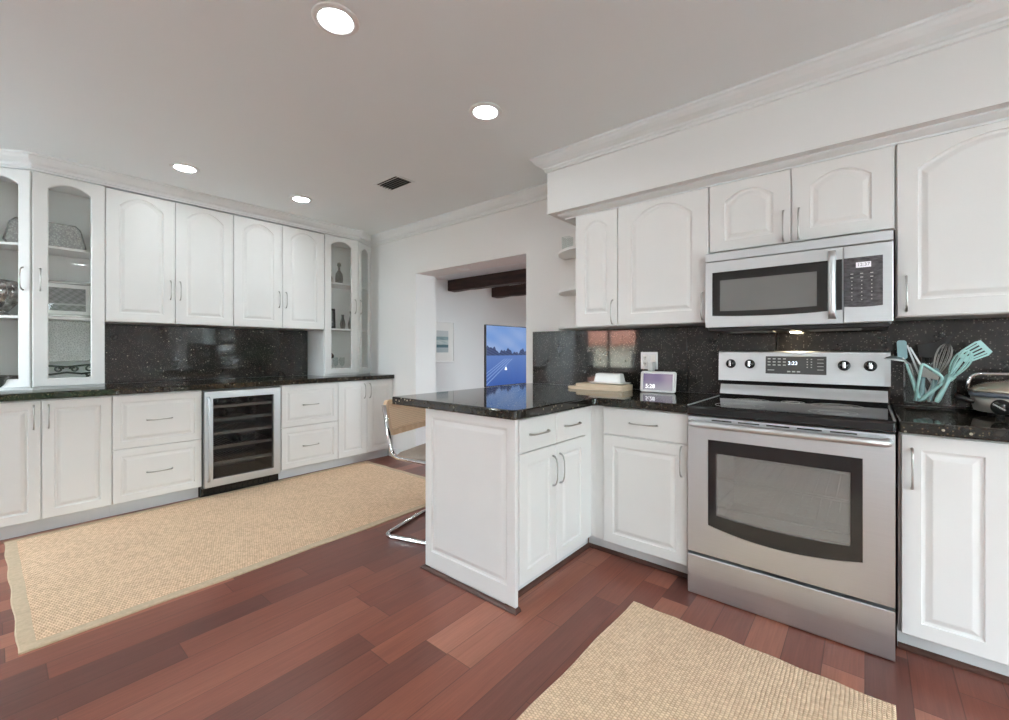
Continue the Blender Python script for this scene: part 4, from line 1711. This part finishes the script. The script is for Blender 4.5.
board('cutting_board', 'pale wooden cutting board, the lower and wider of the pair under the butter dish', -1.615, -1.205, 2.600, 2.80, 0.9145, 0.018, 0.02)
board('cutting_board', 'pale wooden cutting board, the upper of the pair directly under the butter dish', -1.560, -1.200, 2.610, 2.79, 0.9330, 0.020, -0.03)
bd = thing('butter_dish', 'white ceramic covered butter dish on the wooden cutting boards', 'butter dish', (-1.335, 2.695, 0.9533))
b = new_bm()
V = [[(x, y, z) for x, y in rrect(0.118 + q, 0.062 + q, 0.018)] for q, z in ((-0.014, 0), (0.0, 0.004), (0.010, 0.010), (0.010, 0.013), (-0.004, 0.010))]
loft(b, V)
obj('tray', b, M['ceramic'], bd)
b = new_bm()
V = [[(x, y, z) for x, y in rrect(0.098 - q, 0.046 - q, 0.014)] for q, z in ((-0.006, 0.0108), (-0.006, 0.015), (0, 0.017), (0.008, 0.066), (0.013, 0.072), (0.022, 0.074))]
loft(b, V)
obj('lid', b, M['ceramic'], bd)

# utensil jar and utensils
JX, JY = 0.212, 2.70
jar = thing('utensil_jar', 'clear glass jar full of kitchen utensils right of the range', 'jar', (JX, JY, 0.9145))
b = new_bm()
outer = [[(x, y, z) for x, y in rrect(0.084 + q, 0.060 + q, 0.03)] for q, z in ((-0.006, 0), (0, 0.006), (0, 0.205), (-0.001, 0.210))]
inner = [[(x, y, z) for x, y in rrect(0.078 + q, 0.054 + q, 0.026)] for q, z in ((0, 0.210), (0, 0.034), (-0.008, 0.028))]
loft(b, outer + inner)


def real_glass(name):
    t = NT(name)
    b_ = t.bsdf((0.95, 0.98, 0.97), 0.0)
    b_.inputs['Transmission Weight'].default_value = 1.0
    b_.inputs['IOR'].default_value = 1.3
    return t.m


M['jar'] = glass_pane('jar_glass', (0.93, 0.95, 0.945), 0.15, 1.8)
obj('glass_body', b, M['jar'], jar)


def utensil(name, label, cat='utensil'):
    return thing(name, label, cat, (JX, JY, 0.9485), group=None)


def hand(parent, p0, p1, r0, r1, mat, name='handle', flat=1.0):
    b = new_bm()
    P0, P1 = Vector(p0), Vector(p1)
    pts = [P0 + (P1 - P0) * k / 8 for k in range(9)]
    rr = [r0 * (0.75 if k == 0 else 1.0) + (r1 - r0) * k / 8 for k in range(9)]
    tube(b, pts, rr, 10)
    return obj(name, b, mat, parent)


def L(x, y, z):
    """world point -> utensil local"""
    return (x - JX, y - JY, z - 0.9485)


def plate_head(parent, name, poly, origin, ux, uz, th, mat, holes=()):
    """flat head: outline poly in (s, t) mapped onto origin + s*ux + t*uz, built from strips so slots stay open"""
    b = new_bm()
    ux, uz = Vector(ux).normalized(), Vector(uz).normalized()
    nn = ux.cross(uz).normalized() * th / 2
    O = Vector(origin)
    loft(b, [[tuple(O + ux * s_ + uz * t_ - nn) for s_, t_ in poly], [tuple(O + ux * s_ + uz * t_ + nn) for s_, t_ in poly]])
    return obj(name, b, mat, parent)


# slotted turner: fans out to the upper right
u = utensil('slotted_turner', 'mint teal slotted turner leaning far to the right out of the glass jar')
hd = hand(u, L(0.190, 2.690, 0.953), L(0.272, 2.665, 1.076), 0.010, 0.006, M['teal'])
hand(u, L(0.270, 2.666, 1.073), L(0.312, 2.652, 1.148), 0.006, 0.006, M['teal'], 'shaft')
d_ = Vector((0.07, -0.004, 0.050)).normalized()
n_ = Vector((-0.058, 0.0, 0.083)).normalized()
b = new_bm()
O = Vector(L(0.306, 2.652, 1.146))
th = Vector((0, -1, 0)) * 0.002


def quad(s0, s1, t0, t1, t2=None, t3=None):
    t2 = t0 if t2 is None else t2
    t3 = t1 if t3 is None else t3
    pts = [O + d_ * s0 + n_ * t0, O + d_ * s1 + n_ * t2, O + d_ * s1 + n_ * t3, O + d_ * s0 + n_ * t1]
    loft(b, [[tuple(p - th) for p in pts], [tuple(p + th) for p in pts]])


quad(0.0, 0.018, -0.018, 0.018, -0.028, 0.028)
quad(0.074, 0.090, -0.034, 0.034, -0.028, 0.030)
for k in range(6):
    c0 = -0.028 + k * 0.0112 + 0.003 * (k == 0) - 0.003 * (k == 5)
    c1 = -0.034 + k * 0.0136 + 0.003 * (k == 0) - 0.003 * (k == 5)
    quad(0.018, 0.074, c0 - 0.0032, c0 + 0.0032, c1 - 0.0036, c1 + 0.0036)
obj('slotted_head', b, M['teal'], u)

# teal whisk
u = utensil('whisk', 'whisk with mint teal loops in front of the slotted turner')
hand(u, L(0.232, 2.655, 0.955), L(0.276, 2.650, 1.070), 0.011, 0.007, M['teal'])
b = new_bm()
A = Vector(L(0.275, 2.650, 1.066))
ax = Vector((0.055, -0.004, 0.118)).normalized()
sd1 = Vector((0, 1, 0))
sd2 = ax.cross(sd1).normalized()
for k in range(5):
    a = PI * k / 5
    sd_ = sd1 * math.cos(a) + sd2 * math.sin(a)
    pts = []
    for i in range(21):
        s_ = -1 + 2 * i / 20
        rr = 0.030 * math.sin(PI * (1 - abs(s_)) ** 0.75 * 0.95) if abs(s_) > 0.5 else 0.030 * math.sin(PI * (0.5 ** 0.75) * 0.95) * 1.0
        ang_ = s_ * PI
        tt = 0.5 + 0.5 * math.cos(ang_)
        w_ = math.sin(ang_) * (0.55 + 0.45 * tt)
        pts.append(A + ax * (0.125 * tt) + sd_ * (0.034 * w_))
    tube(b, pts, 0.0023, 6)
obj('wire_loops', b, M['teal'], u)

# steel whisk behind
u = utensil('whisk', 'whisk with bare steel wires, behind the teal-looped whisk')
hand(u, L(0.205, 2.735, 0.955), L(0.240, 2.725, 1.075), 0.007, 0.005, M['steel_v'])
b = new_bm()
A = Vector(L(0.238, 2.725, 1.070))
ax = Vector((0.035, 0.0, 0.14)).normalized()
sd1 = Vector((0, 1, 0))
sd2 = ax.cross(sd1).normalized()
for k in range(6):
    a = PI * k / 6
    sd_ = sd1 * math.cos(a) + sd2 * math.sin(a)
    pts = []
    for i in range(21):
        ang_ = (-1 + 2 * i / 20) * PI
        tt = 0.5 + 0.5 * math.cos(ang_)
        w_ = math.sin(ang_) * (0.55 + 0.45 * tt)
        pts.append(A + ax * (0.145 * tt) + sd_ * (0.032 * w_))
    tube(b, pts, 0.0012, 6)
obj('wire_loops', b, M['nickel'], u)

# teal spatula with blue-grey blade at the left
u = utensil('spatula', 'spatula with upright grey-blue blade at the left of the jar')
hand(u, L(0.180, 2.665, 0.953), L(0.137, 2.660, 1.120), 0.009, 0.005, M['teal'])
b = new_bm()
loft(b, [[(x + z * -0.05, y, z) for x, z in rrect(0.0165, 0.042, 0.010)] for y in (-0.003, 0.003)])
obj('blade', b, M['teal_dk'], u, L(0.122, 2.660, 1.184))
hand(u, L(0.138, 2.660, 1.115), L(0.124, 2.660, 1.150), 0.004, 0.004, M['steel_v'], 'shaft')

# ladle: bowl overhangs the range side
u = utensil('ladle', 'polished steel ladle whose bowl hangs over the range side')
hand(u, L(0.185, 2.700, 0.955), L(0.150, 2.690, 1.118), 0.004, 0.003, M['steel_v'])
b = new_bm()
prof = [(0.0, -0.020), (0.016, -0.018), (0.033, -0.010), (0.042, 0.0), (0.040, 0.0), (0.027, -0.008), (0.015, -0.016), (0, -0.018)]
lathe(b, prof, 24)
obj('bowl', b, M['steel_lt'], u, L(0.100, 2.665, 1.134), rot=(PI, math.radians(10), 0))
hand(u, L(0.150, 2.690, 1.116), L(0.132, 2.670, 1.134), 0.003, 0.003, M['steel_v'], 'neck')

# tongs: two steel arms with teal tips
u = utensil('tongs', 'steel tongs with slim arms crossing behind the spatula')
for k, (a, c) in enumerate((((0.142, 2.725, 1.205), (0.215, 2.720, 0.955)), ((0.150, 2.700, 1.195), (0.232, 2.705, 1.010)))):
    b = new_bm()
    A, C = Vector(L(*a)), Vector(L(*c))
    d2 = (C - A).normalized()
    s2 = Vector((0, 1, 0)).cross(d2).normalized() * 0.0045
    tv_ = Vector((0, 0.001, 0))
    loft(b, [[tuple(A - s2 * 0.7 - tv_), tuple(A + s2 * 0.7 - tv_), tuple(A + s2 * 0.7 + tv_), tuple(A - s2 * 0.7 + tv_)],
             [tuple(C - s2 - tv_), tuple(C + s2 - tv_), tuple(C + s2 + tv_), tuple(C - s2 + tv_)]])
    obj('arm', b, M['steel_lt'], u)

# teal-framed grater / strainer frame with grey-blue handles
u = utensil('hand_grater', 'hand grater with a rounded mint teal frame at the front of the jar')
b = new_bm()
loopp = fillet([L(0.164, 2.655, 0.955), L(0.186, 2.645, 1.125), L(0.252, 2.645, 1.066), L(0.240, 2.650, 1.036)], 0.018)
tube(b, loopp, 0.0058, 10)
obj('frame', b, M['teal'], u)
b = new_bm()
q = [L(0.188, 2.6475, 1.113), L(0.240, 2.6475, 1.066), L(0.236, 2.6475, 1.050), L(0.184, 2.6475, 1.066)]
loft(b, [[(p[0], p[1] - 0.0008, p[2]) for p in q], [(p[0], p[1] + 0.0008, p[2]) for p in q]])
obj('steel_plate', b, M['nickel'], u)
for nm, lab, x0, x1, col_ in (('silicone_spoon', 'spoon with straight grey-blue handle standing inside the jar', 0.186, 0.190, 'teal_dk'),
                              ('basting_brush', 'brush with slanted grey-blue handle standing inside the jar', 0.212, 0.232, 'teal_dk')):
    u = utensil(nm, lab)
    hand(u, L(x0, 2.672, 0.953), L(x1, 2.672, 1.062), 0.010, 0.009, M[col_])
    b = new_bm()
    lathe(b, [(0, 0.0), (0.006, 0.004), (0.011, 0.018), (0.012, 0.030), (0.008, 0.042), (0, 0.046)], 16, sy=0.4)
    obj('head', b, M['teal_dk'], u, L(x1, 2.672, 1.058))
u = utensil('slotted_spoon', 'spoon whose mint teal handle crosses low at the front of the jar')
hand(u, L(0.178, 2.652, 0.955), L(0.262, 2.662, 1.050), 0.008, 0.006, M['teal'])
b = new_bm()
lathe(b, [(0, -0.004), (0.012, -0.002), (0.016, 0.010), (0.015, 0.028), (0.008, 0.040), (0, 0.042)], 16, sy=0.35)
obj('bowl', b, M['teal'], u, L(0.264, 2.663, 1.052), rot=(0, math.radians(40), 0))

# black turner and black fork behind
u = utensil('turner', 'black nylon turner with its head tilted over the back of the jar')
hand(u, L(0.228, 2.745, 0.955), L(0.222, 2.742, 1.150), 0.006, 0.005, M['blackp'])
b = new_bm()
poly = [(-0.040, -0.030), (0.000, -0.035), (0.030, -0.010), (0.068, 0.062), (0.058, 0.066), (0.010, 0.036), (-0.046, 0.026)]
loft(b, [[(x, y + z * 0.1, z) for x, z in poly] for y in (-0.002, 0.002)])
obj('head', b, M['blackp'], u, L(0.224, 2.744, 1.180))
u = utensil('meat_fork', 'black plastic tool leaning left behind the other utensils')
hand(u, L(0.200, 2.742, 0.955), L(0.196, 2.752, 1.160), 0.005, 0.005, M['blackp'])
b = new_bm()
box(b, -0.014, 0.022, -0.003, 0.003, 0, 0.050, 0.002, 1)
obj('head', b, M['blackp'], u, L(0.194, 2.752, 1.158), rot=(0, math.radians(-8), 0))

# slow cooker
ck = thing('electric_skillet', 'oval stainless electric skillet with lid at the right edge of the counter', 'cooker', (0.535, 2.655, 0.9145))
b = new_bm()
S = dict(sx=1.0, sy=0.78)
lathe(b, [(0, 0.016), (0.185, 0.016), (0.193, 0.020), (0.200, 0.050), (0.202, 0.078), (0.0, 0.078)], 48, **S)
obj('base', b, plain('champagne_steel', (0.66, 0.63, 0.59), 0.35, 0.5, var=0.03), ck)
b = new_bm()
lathe(b, [(0.19, 0.0785), (0.206, 0.0785), (0.208, 0.092), (0.204, 0.096), (0.19, 0.096)], 48, close=True, **S)
obj('gasket_band', b, plain('blue_grey_band', (0.16, 0.18, 0.22), 0.3), ck)
b = new_bm()
lathe(b, [(0.0, 0.0965), (0.205, 0.0965), (0.206, 0.104), (0.196, 0.116), (0.160, 0.134), (0.10, 0.147), (0.0, 0.152)], 48, **S)
ld = obj('lid', b, plain('warm_polished_steel', (0.66, 0.58, 0.48), 0.25, 0.6, var=0.05), ck)
b = new_bm()
tube(b, fillet([(-0.215, -0.02, 0.095), (-0.205, -0.02, 0.170), (0.205, -0.02, 0.170), (0.215, -0.02, 0.095)], 0.04), 0.006, 10)
obj('carry_handle', b, M['chrome'], ck)
for sgn in (-1, 1):
    b = new_bm()
    tube(b, fillet([(sgn * 0.196, -0.05, 0.055), (sgn * 0.236, -0.045, 0.070), (sgn * 0.236, 0.045, 0.070), (sgn * 0.196, 0.05, 0.055)], 0.02), 0.009, 10)
    obj('side_handle', b, M['blackp'], ck)
for (x, y) in ((-0.13, -0.08), (0.13, -0.08), (-0.13, 0.08), (0.13, 0.08)):
    b = new_bm()
    lathe(b, [(0, 0), (0.012, 0), (0.012, 0.017), (0, 0.017)], 16)
    obj('foot', b, M['blackp'], ck, (x, y, 0))
b = new_bm()
box(b, -0.055, 0.055, -0.012, 0.0, -0.006, 0.012, 0.003, 1)
lathe(b, [(0.0, 0), (0.030, 0), (0.030, 0.012), (0.024, 0.016), (0, 0.016)], 24, c=(0, 0, 0))
b2 = new_bm()
lathe(b2, [(0.0, 0), (0.030, 0), (0.030, 0.012), (0.024, 0.016), (0, 0.016)], 24)
b.free()
kd = obj('dial', b2, M['black'], ck, (-0.130, -0.114, 0.044), rot=(PI / 2, 0, math.radians(-36)))
b = new_bm()
box(b, -0.022, 0.022, -0.003, 0.003, 0.0155, 0.020, 0.001, 1)
obj('dial_pointer', b, M['chrome'], kd, rot=(0, 0, math.radians(-30)))

# things on the quarter-round shelf
b = new_bm()
V = [[(x, y, z) for x, y in rrect(0.032, 0.032, 0.006)] for z in (0, 0.10)] + [[(x, y, z) for x, y in rrect(0.029, 0.029, 0.005)] for z in (0.10, 0.004)]
loft(b, V)
o = obj('square_glass', b, M['jar'], None, (-1.668, 2.70, 1.9035))
tag(o, 'square clear glass on the top quarter-round shelf', 'glass')


def little_bottle(loc, label, hgt=0.085, r=0.017, mat=None):
    t = thing('spice_bottle', label, 'bottle', loc)
    b = new_bm()
    lathe(b, [(0, 0), (r, 0), (r, hgt * 0.62), (r * 0.55, hgt * 0.74), (r * 0.5, hgt * 0.82), (0, hgt * 0.82)], 16)
    obj('body', b, mat or M['black'], t)
    b = new_bm()
    lathe(b, [(0, 0), (r * 0.62, 0), (r * 0.62, hgt * 0.16), (0, hgt * 0.18)], 16)
    obj('cap', b, M['blackp'], t, (0, 0, hgt * 0.825))
    return t


little_bottle((-1.540, 2.66, 1.9035), 'dark bottle half hidden on the top quarter-round shelf', 0.13)
little_bottle((-1.548, 2.66, 1.6185), 'dark bottle half hidden on the middle quarter-round shelf', 0.105, 0.020, M['nickel'])
little_bottle((-1.540, 2.66, 1.3545), 'dark bottle half hidden on the bottom quarter-round shelf', 0.12)

# ------------------------------------------------------------------ things in the left display cabinet
ZS0, ZS1, ZS2 = 0.9330, 1.4165, 1.9065
def woven_metal():
    t = NT('hammered_silver')
    c = t.coords()
    v1 = t.n('ShaderNodeTexVoronoi')
    v1.inputs['Scale'].default_value = 90
    t.l(c, v1.inputs['Vector'])
    col = t.ramp(v1.outputs['Distance'], [(0.0, (0.60, 0.58, 0.56)), (0.6, (0.34, 0.33, 0.32))])
    t.bsdf(col, 0.4, 0.6, t.bump(v1.outputs['Distance'], 0.6, 0.003))
    return t.m


M['hammer'] = woven_metal()
b = new_bm()
hexo = lambda s_, z: [(x * s_, y, z * s_) for x, y, z in ()]
prof6 = [(-0.185, 0.0), (0.185, 0.0), (0.208, 0.035), (0.178, 0.165), (0.150, 0.195), (-0.150, 0.195), (-0.178, 0.165), (-0.208, 0.035)]
rings = []
for q, y in ((0.03, 0.0), (0.006, 0.02), (0.0, 0.035), (0.006, 0.05), (0.03, 0.07)):
    rings.append([(x * (1 - q * 2), y, z * (1 - q * 2)) for x, z in prof6])
loft(b, rings, smooth=False)
b2_ = rings
o = obj('oblong_vase', b, M['hammer'], None, (-4.47, 0.262, ZS2 - 0.0), R90)
tag(o, 'wide silver textured oblong vase on the top shelf of the left display cabinet', 'vase')
o.location.z = ZS2 + 0.001 - 0.0


def photo_pic(u, v_):
    n_ = 0.5 + 0.5 * math.sin(u * 31 + 7 * v_) * math.sin(v_ * 27 + 3 * u)
    m_ = 0.5 + 0.5 * math.sin(u * 73 + 3) * math.sin(v_ * 61)
    g = 0.10 + 0.16 * n_ + 0.10 * m_
    if 0.25 < v_ < 0.32:
        g = 0.45
    return (g, g, g * 0.98)


def picture_frame(label, loc, rz, w_, h_, fw, fmat, lean=0.12, mat_w=0.0):
    t = thing('framed_photo', label, 'picture', loc, rz)
    b = new_bm()
    frame_ring(b, w_, h_, fw, 0.016)
    f = obj('frame', b, fmat, t, (-w_ / 2, 0, 0.004), rot=(-lean, 0, 0))
    b = new_bm()
    box(b, fw * 0.8, w_ - fw * 0.8, -0.006, -0.001, fw * 0.8, h_ - fw * 0.8)
    obj('backing', b, M['ceramic'] if mat_w else M['blackp'], f)
    i = fw + mat_w
    me = screen_mesh(w_ - 2 * i, h_ - 2 * i, 40, 30, photo_pic)
    me.materials.append(vcol_mat('photo_print', 0, 0.3))
    o = bpy.data.objects.new('photo', me)
    COL.objects.link(o)
    o.parent = f
    o.location = (i, -0.0066, i)
    o.rotation_euler = (0, 0, -R90)
    return t


picture_frame('silver framed grey photograph on the middle shelf of the left display cabinet', (-4.50, 0.345, ZS1), R90, 0.34, 0.27, 0.022, M['nickel'], 0.10, 0.028)
picture_frame('dark framed photograph on the middle shelf of the far display cabinet', (-4.47, 2.345, ZS1), R90 - 0.25, 0.17, 0.215, 0.02, M['blackp'], 0.10)


def mercury():
    t = NT('mercury_glass')
    c = t.coords()
    n1 = t.noise(c, 26, 4, 0.7)
    col = t.ramp(n1.outputs['Fac'], [(0.35, (0.16, 0.15, 0.14)), (0.55, (0.42, 0.41, 0.39)), (0.72, (0.85, 0.84, 0.82))])
    t.bsdf(col, 0.12, 0.75, t.bump(n1.outputs['Fac'], 0.4, 0.004))
    return t.m


b = new_bm()
lathe(b, [(0, 0), (0.045, 0.0), (0.050, 0.008), (0.035, 0.02), (0.050, 0.045), (0.085, 0.09), (0.105, 0.14), (0.108, 0.175), (0.098, 0.215), (0.078, 0.238), (0.070, 0.240), (0.088, 0.212), (0.098, 0.17), (0.04, 0.05), (0, 0.045)], 40)
o = obj('bowl_vase', b, mercury(), None, (-4.50, 0.045, ZS1))
tag(o, 'round silvery mercury-glass vase on the middle shelf at the left edge', 'vase')

# scroll iron stand with a lace-textured glass plate
st = thing('iron_stand', 'black scrolled iron stand at the bottom of the left display cabinet', 'stand', (-4.46, 0.36, ZS0), R90)
b = new_bm()


def scroll(cx_, cz_, r, turns, sgn, flip=1):
    return [(cx_ + flip * sgn * r * (1 - 0.65 * k / 18) * math.cos(2 * PI * turns * k / 18), 0, cz_ + r * (1 - 0.65 * k / 18) * math.sin(2 * PI * turns * k / 18)) for k in range(19)]


tube(b, [(-0.165, 0, 0.085), (-0.08, 0, 0.075), (0, 0, 0.088), (0.08, 0, 0.075), (0.165, 0, 0.085)], 0.0068, 8)
for k, x in enumerate((-0.12, -0.04, 0.04, 0.12)):
    tube(b, scroll(x, 0.112, 0.024, 1.3, 1 if k % 2 else -1), 0.0062, 6)
for s_ in (-1, 1):
    tube(b, scroll(s_ * 0.125, 0.038, 0.030, 1.2, s_), 0.0068, 6)
    tube(b, fillet([(s_ * 0.165, 0, 0.09), (s_ * 0.16, 0, 0.04), (s_ * 0.175, -0.01, 0.005)], 0.02), 0.007, 8)
    tube(b, fillet([(s_ * 0.10, 0, 0.08), (s_ * 0.12, 0.03, 0.04), (s_ * 0.11, 0.05, 0.005)], 0.02), 0.007, 8)
tube(b, [(-0.155, 0, 0.145), (0, 0, 0.128), (0.155, 0, 0.145)], 0.0068, 8)
obj('scrollwork', b, M['blackp'], st)


def lace_mat():
    t = NT('lace_texture')
    c = t.coords()
    v1 = t.n('ShaderNodeTexVoronoi', feature='DISTANCE_TO_EDGE')
    v1.inputs['Scale'].default_value = 80
    t.l(c, v1.inputs['Vector'])
    col = t.ramp(v1.outputs['Distance'], [(0.02, (0.62, 0.62, 0.60)), (0.2, (0.38, 0.38, 0.37))])
    t.bsdf(col, 0.3, 0.1, t.bump(v1.outputs['Distance'], 0.5, 0.003))
    return t.m


b = new_bm()
loft(b, [[(x, y, z) for x, y in rrect(0.155 + q, 0.150 + q, 0.045)] for q, z in ((-0.05, 0.0), (-0.012, 0.006), (0.0, 0.014), (0.0, 0.018), (-0.012, 0.012), (-0.05, 0.006))])
o = obj('glass_platter', b, lace_mat(), None, (-4.485, 0.375, ZS0 + 0.318), rot=(0, math.radians(80), 0))
tag(o, 'pale textured platter propped upright on the black iron stand', 'platter')
b = new_bm()
V = [[(x, y, z) for x, y in rrect(0.10 - q, 0.075 - q, 0.03)] for q, z in ((0.03, 0.0), (0.012, 0.03), (0.0, 0.075), (0.004, 0.078), (0.016, 0.032), (0.034, 0.008))]
loft(b, V)
o = obj('silver_dish', b, mercury(), None, (-4.47, 0.06, ZS0), 0.5)
tag(o, 'angular silver dish on the bottom shelf at the left edge', 'dish')
o.location = (-4.45, 0.045, ZS0 + 0.0005)

# ------------------------------------------------------------------ things in the far display cabinet
def bottle_glass(name, label, loc, prof, mat, seg=20, sy=1.0):
    b = new_bm()
    lathe(b, prof, seg, sy=sy)
    o = obj(name, b, mat, None, loc)
    return tag(o, label, 'ornament')


M['smoke'] = glass_pane('smoky_glass', (0.62, 0.62, 0.60), 0.03, 2.0)
bottle_glass('decanter', 'slender dark glass figurine on the top shelf of the far display cabinet, the left one', (-4.43, 2.345, ZS2),
             [(0, 0), (0.030, 0), (0.034, 0.05), (0.020, 0.10), (0.028, 0.14), (0.012, 0.18), (0.018, 0.205), (0.010, 0.225), (0, 0.23)], M['smoke'])
bottle_glass('decanter', 'stoppered clear glass decanter on the top shelf of the far display cabinet, the right one', (-4.43, 2.46, ZS2),
             [(0, 0), (0.038, 0), (0.042, 0.07), (0.036, 0.11), (0.012, 0.15), (0.012, 0.19), (0.022, 0.20), (0.020, 0.225), (0, 0.24)], M['smoke'])
bottle_glass('glass_vase', 'small curved clear vase on the middle shelf of the far display cabinet', (-4.46, 2.52, ZS1),
             [(0, 0), (0.022, 0), (0.030, 0.05), (0.024, 0.09), (0.012, 0.13), (0.016, 0.16), (0.014, 0.16), (0.010, 0.13), (0, 0.02)], M['smoke'])
bottle_glass('tall_vase', 'tall clear vase behind the angled door of the far display cabinet', (-4.53, 2.665, ZS1),
             [(0, 0), (0.03, 0), (0.04, 0.06), (0.025, 0.12), (0.012, 0.17), (0.02, 0.21), (0.018, 0.21), (0.01, 0.17), (0, 0.02)], M['smoke'])
t = thing('ornament_on_stand', 'round dark ornament on a clear base in the far display cabinet', 'ornament', (-4.45, 2.385, ZS0))
b = new_bm()
lathe(b, [(0, 0), (0.028, 0), (0.030, 0.006), (0.012, 0.012), (0.008, 0.05), (0.008, 0.12), (0.014, 0.155), (0, 0.157)], 20)
obj('base', b, M['jar'], t)
b = new_bm()
lathe(b, [(0, -0.027), (0.011, -0.024), (0.021, -0.016), (0.027, 0), (0.021, 0.016), (0.011, 0.024), (0.006, 0.030), (0, 0.036)], 20)
obj('ball', b, M['black'], t, (0, 0, 0.186))
for k, (x, y) in enumerate(((-4.44, 2.50), (-4.50, 2.46))):
    bottle_glass('wine_glass', 'clear stem glass on the bottom shelf of the far display cabinet', (x, y, ZS0),
                 [(0, 0), (0.028, 0.001), (0.028, 0.003), (0.005, 0.006), (0.004, 0.07), (0.020, 0.085), (0.030, 0.12), (0.026, 0.17), (0.025, 0.17), (0.028, 0.12), (0.018, 0.09), (0, 0.078)], M['jar'])['group'] = 'stem glasses in the far display cabinet'

# ------------------------------------------------------------------ outside, seen only in reflections
b = new_bm()
box(b, -40, 40, -40, 40, -0.25, -0.15)
g = struct('ground', b, plain('pale_bounce_paving', (0.62, 0.60, 0.56), 0.9, var=0.06, scale=0.6), 'unseen paving outside the windows, made pale to bounce light indoors')  # pale colour chosen to throw daylight up to the ceiling
hs = thing('neighbour_house', 'cream house with red tiled roof, seen reflected in the backsplash', 'house', (-10.2, -15.0, -0.15))
b = new_bm()
box(b, -6, 6, -4, 4, 0, 1.55)
obj('wall', b, plain('cream_stucco', (0.70, 0.63, 0.50), 0.8), hs)


def tile_mat():
    t = NT('red_roof_tiles')
    c = t.coords()
    wv = t.n('ShaderNodeTexWave', bands_direction='X')
    wv.inputs['Scale'].default_value = 4
    t.l(c, wv.inputs['Vector'])
    col = t.ramp(wv.outputs['Fac'], [(0.0, (0.36, 0.11, 0.06)), (1.0, (0.62, 0.26, 0.17))])
    t.bsdf(col, 0.8)
    return t.m


b = new_bm()
loft(b, [[(-6.6, -4.6, 1.55), (6.6, -4.6, 1.55), (6.6, 4.6, 1.55), (-6.6, 4.6, 1.55)], [(-6.6, -4.6, 1.65), (6.6, -4.6, 1.65), (6.6, 4.6, 1.65), (-6.6, 4.6, 1.65)], [(-3, -0.05, 3.6), (3, -0.05, 3.6), (3, 0.05, 3.6), (-3, 0.05, 3.6)]])
obj('roof', b, tile_mat(), hs)
for x in (-3.5, 0.5, 3.6):
    b = new_bm()
    box(b, x - 0.7, x + 0.7, 4.0, 4.06, 0.5, 1.3)
    obj('window', b, M['grey_glass'], hs)


def leaf_mat(name, a, c_):
    t = NT(name)
    n1 = t.noise(t.coords(), 9, 5, 0.7)
    t.bsdf(t.ramp(n1.outputs['Fac'], [(0.35, a), (0.65, c_)]), 0.8, 0, t.bump(n1.outputs['Fac'], 1.0, 0.1))
    return t.m


M['leaf'] = leaf_mat('hedge_leaves', (0.015, 0.035, 0.012), (0.09, 0.15, 0.06))
M['bark'] = plain('tree_bark', (0.12, 0.08, 0.05), 0.9, var=0.2)
for k, (x, y, s_, lab) in enumerate(((11.0, 2.6, 1.5, 'garden tree outside, reflected at the left end of the granite'), (10.5, -2.5, 1.8, 'garden tree outside the side window'), (-19.0, -9.0, 1.5, 'garden tree outside beside the neighbouring house'))):
    t = thing('garden_tree', lab, 'tree', (x, y, -0.15))
    b = new_bm()
    tube(b, [(0, 0, 0), (0.05, 0, 0.9), (0, 0.05, 2.0)], [0.14, 0.11, 0.08], 10)
    obj('trunk', b, M['bark'], t)
    b = new_bm()
    bmesh.ops.create_icosphere(b, subdivisions=4, radius=s_)
    for v_ in b.verts:
        p = v_.co
        f = 1 + 0.16 * math.sin(p.x * 5 + k) * math.sin(p.y * 6) + 0.12 * math.sin(p.z * 8 + p.x * 3)
        v_.co = Vector((p.x * f, p.y * f, p.z * f * 0.9 + 2.0))
    obj('crown', b, M['leaf'], t)

for (x0, x1, y0, y1, lab) in ((7.2, 8.2, -7.0, 7.0, 'clipped green hedge added outside the side window to darken reflections'), (-1.0, 9.0, -8.2, -7.2, 'clipped green hedge added outside the rear glass to darken reflections')):
    b = new_bm()
    nx, ny = max(2, int((x1 - x0) / 0.35)), max(2, int((y1 - y0) / 0.35))
    box(b, x0, x1, y0, y1, -0.15, 1.05)
    bmesh.ops.subdivide_edges(b, edges=b.edges[:], cuts=14, use_grid_fill=True)
    for v_ in b.verts:
        p = v_.co
        if p.z > -0.1:
            v_.co = p + Vector((math.sin(p.y * 9 + p.z * 7), math.sin(p.x * 8 + p.z * 5), math.sin(p.x * 7 + p.y * 6))) * 0.06
    tag(obj('hedge', b, M['leaf']), lab, 'hedge')  # unseen hedges, added so the glass reflects an even dark green
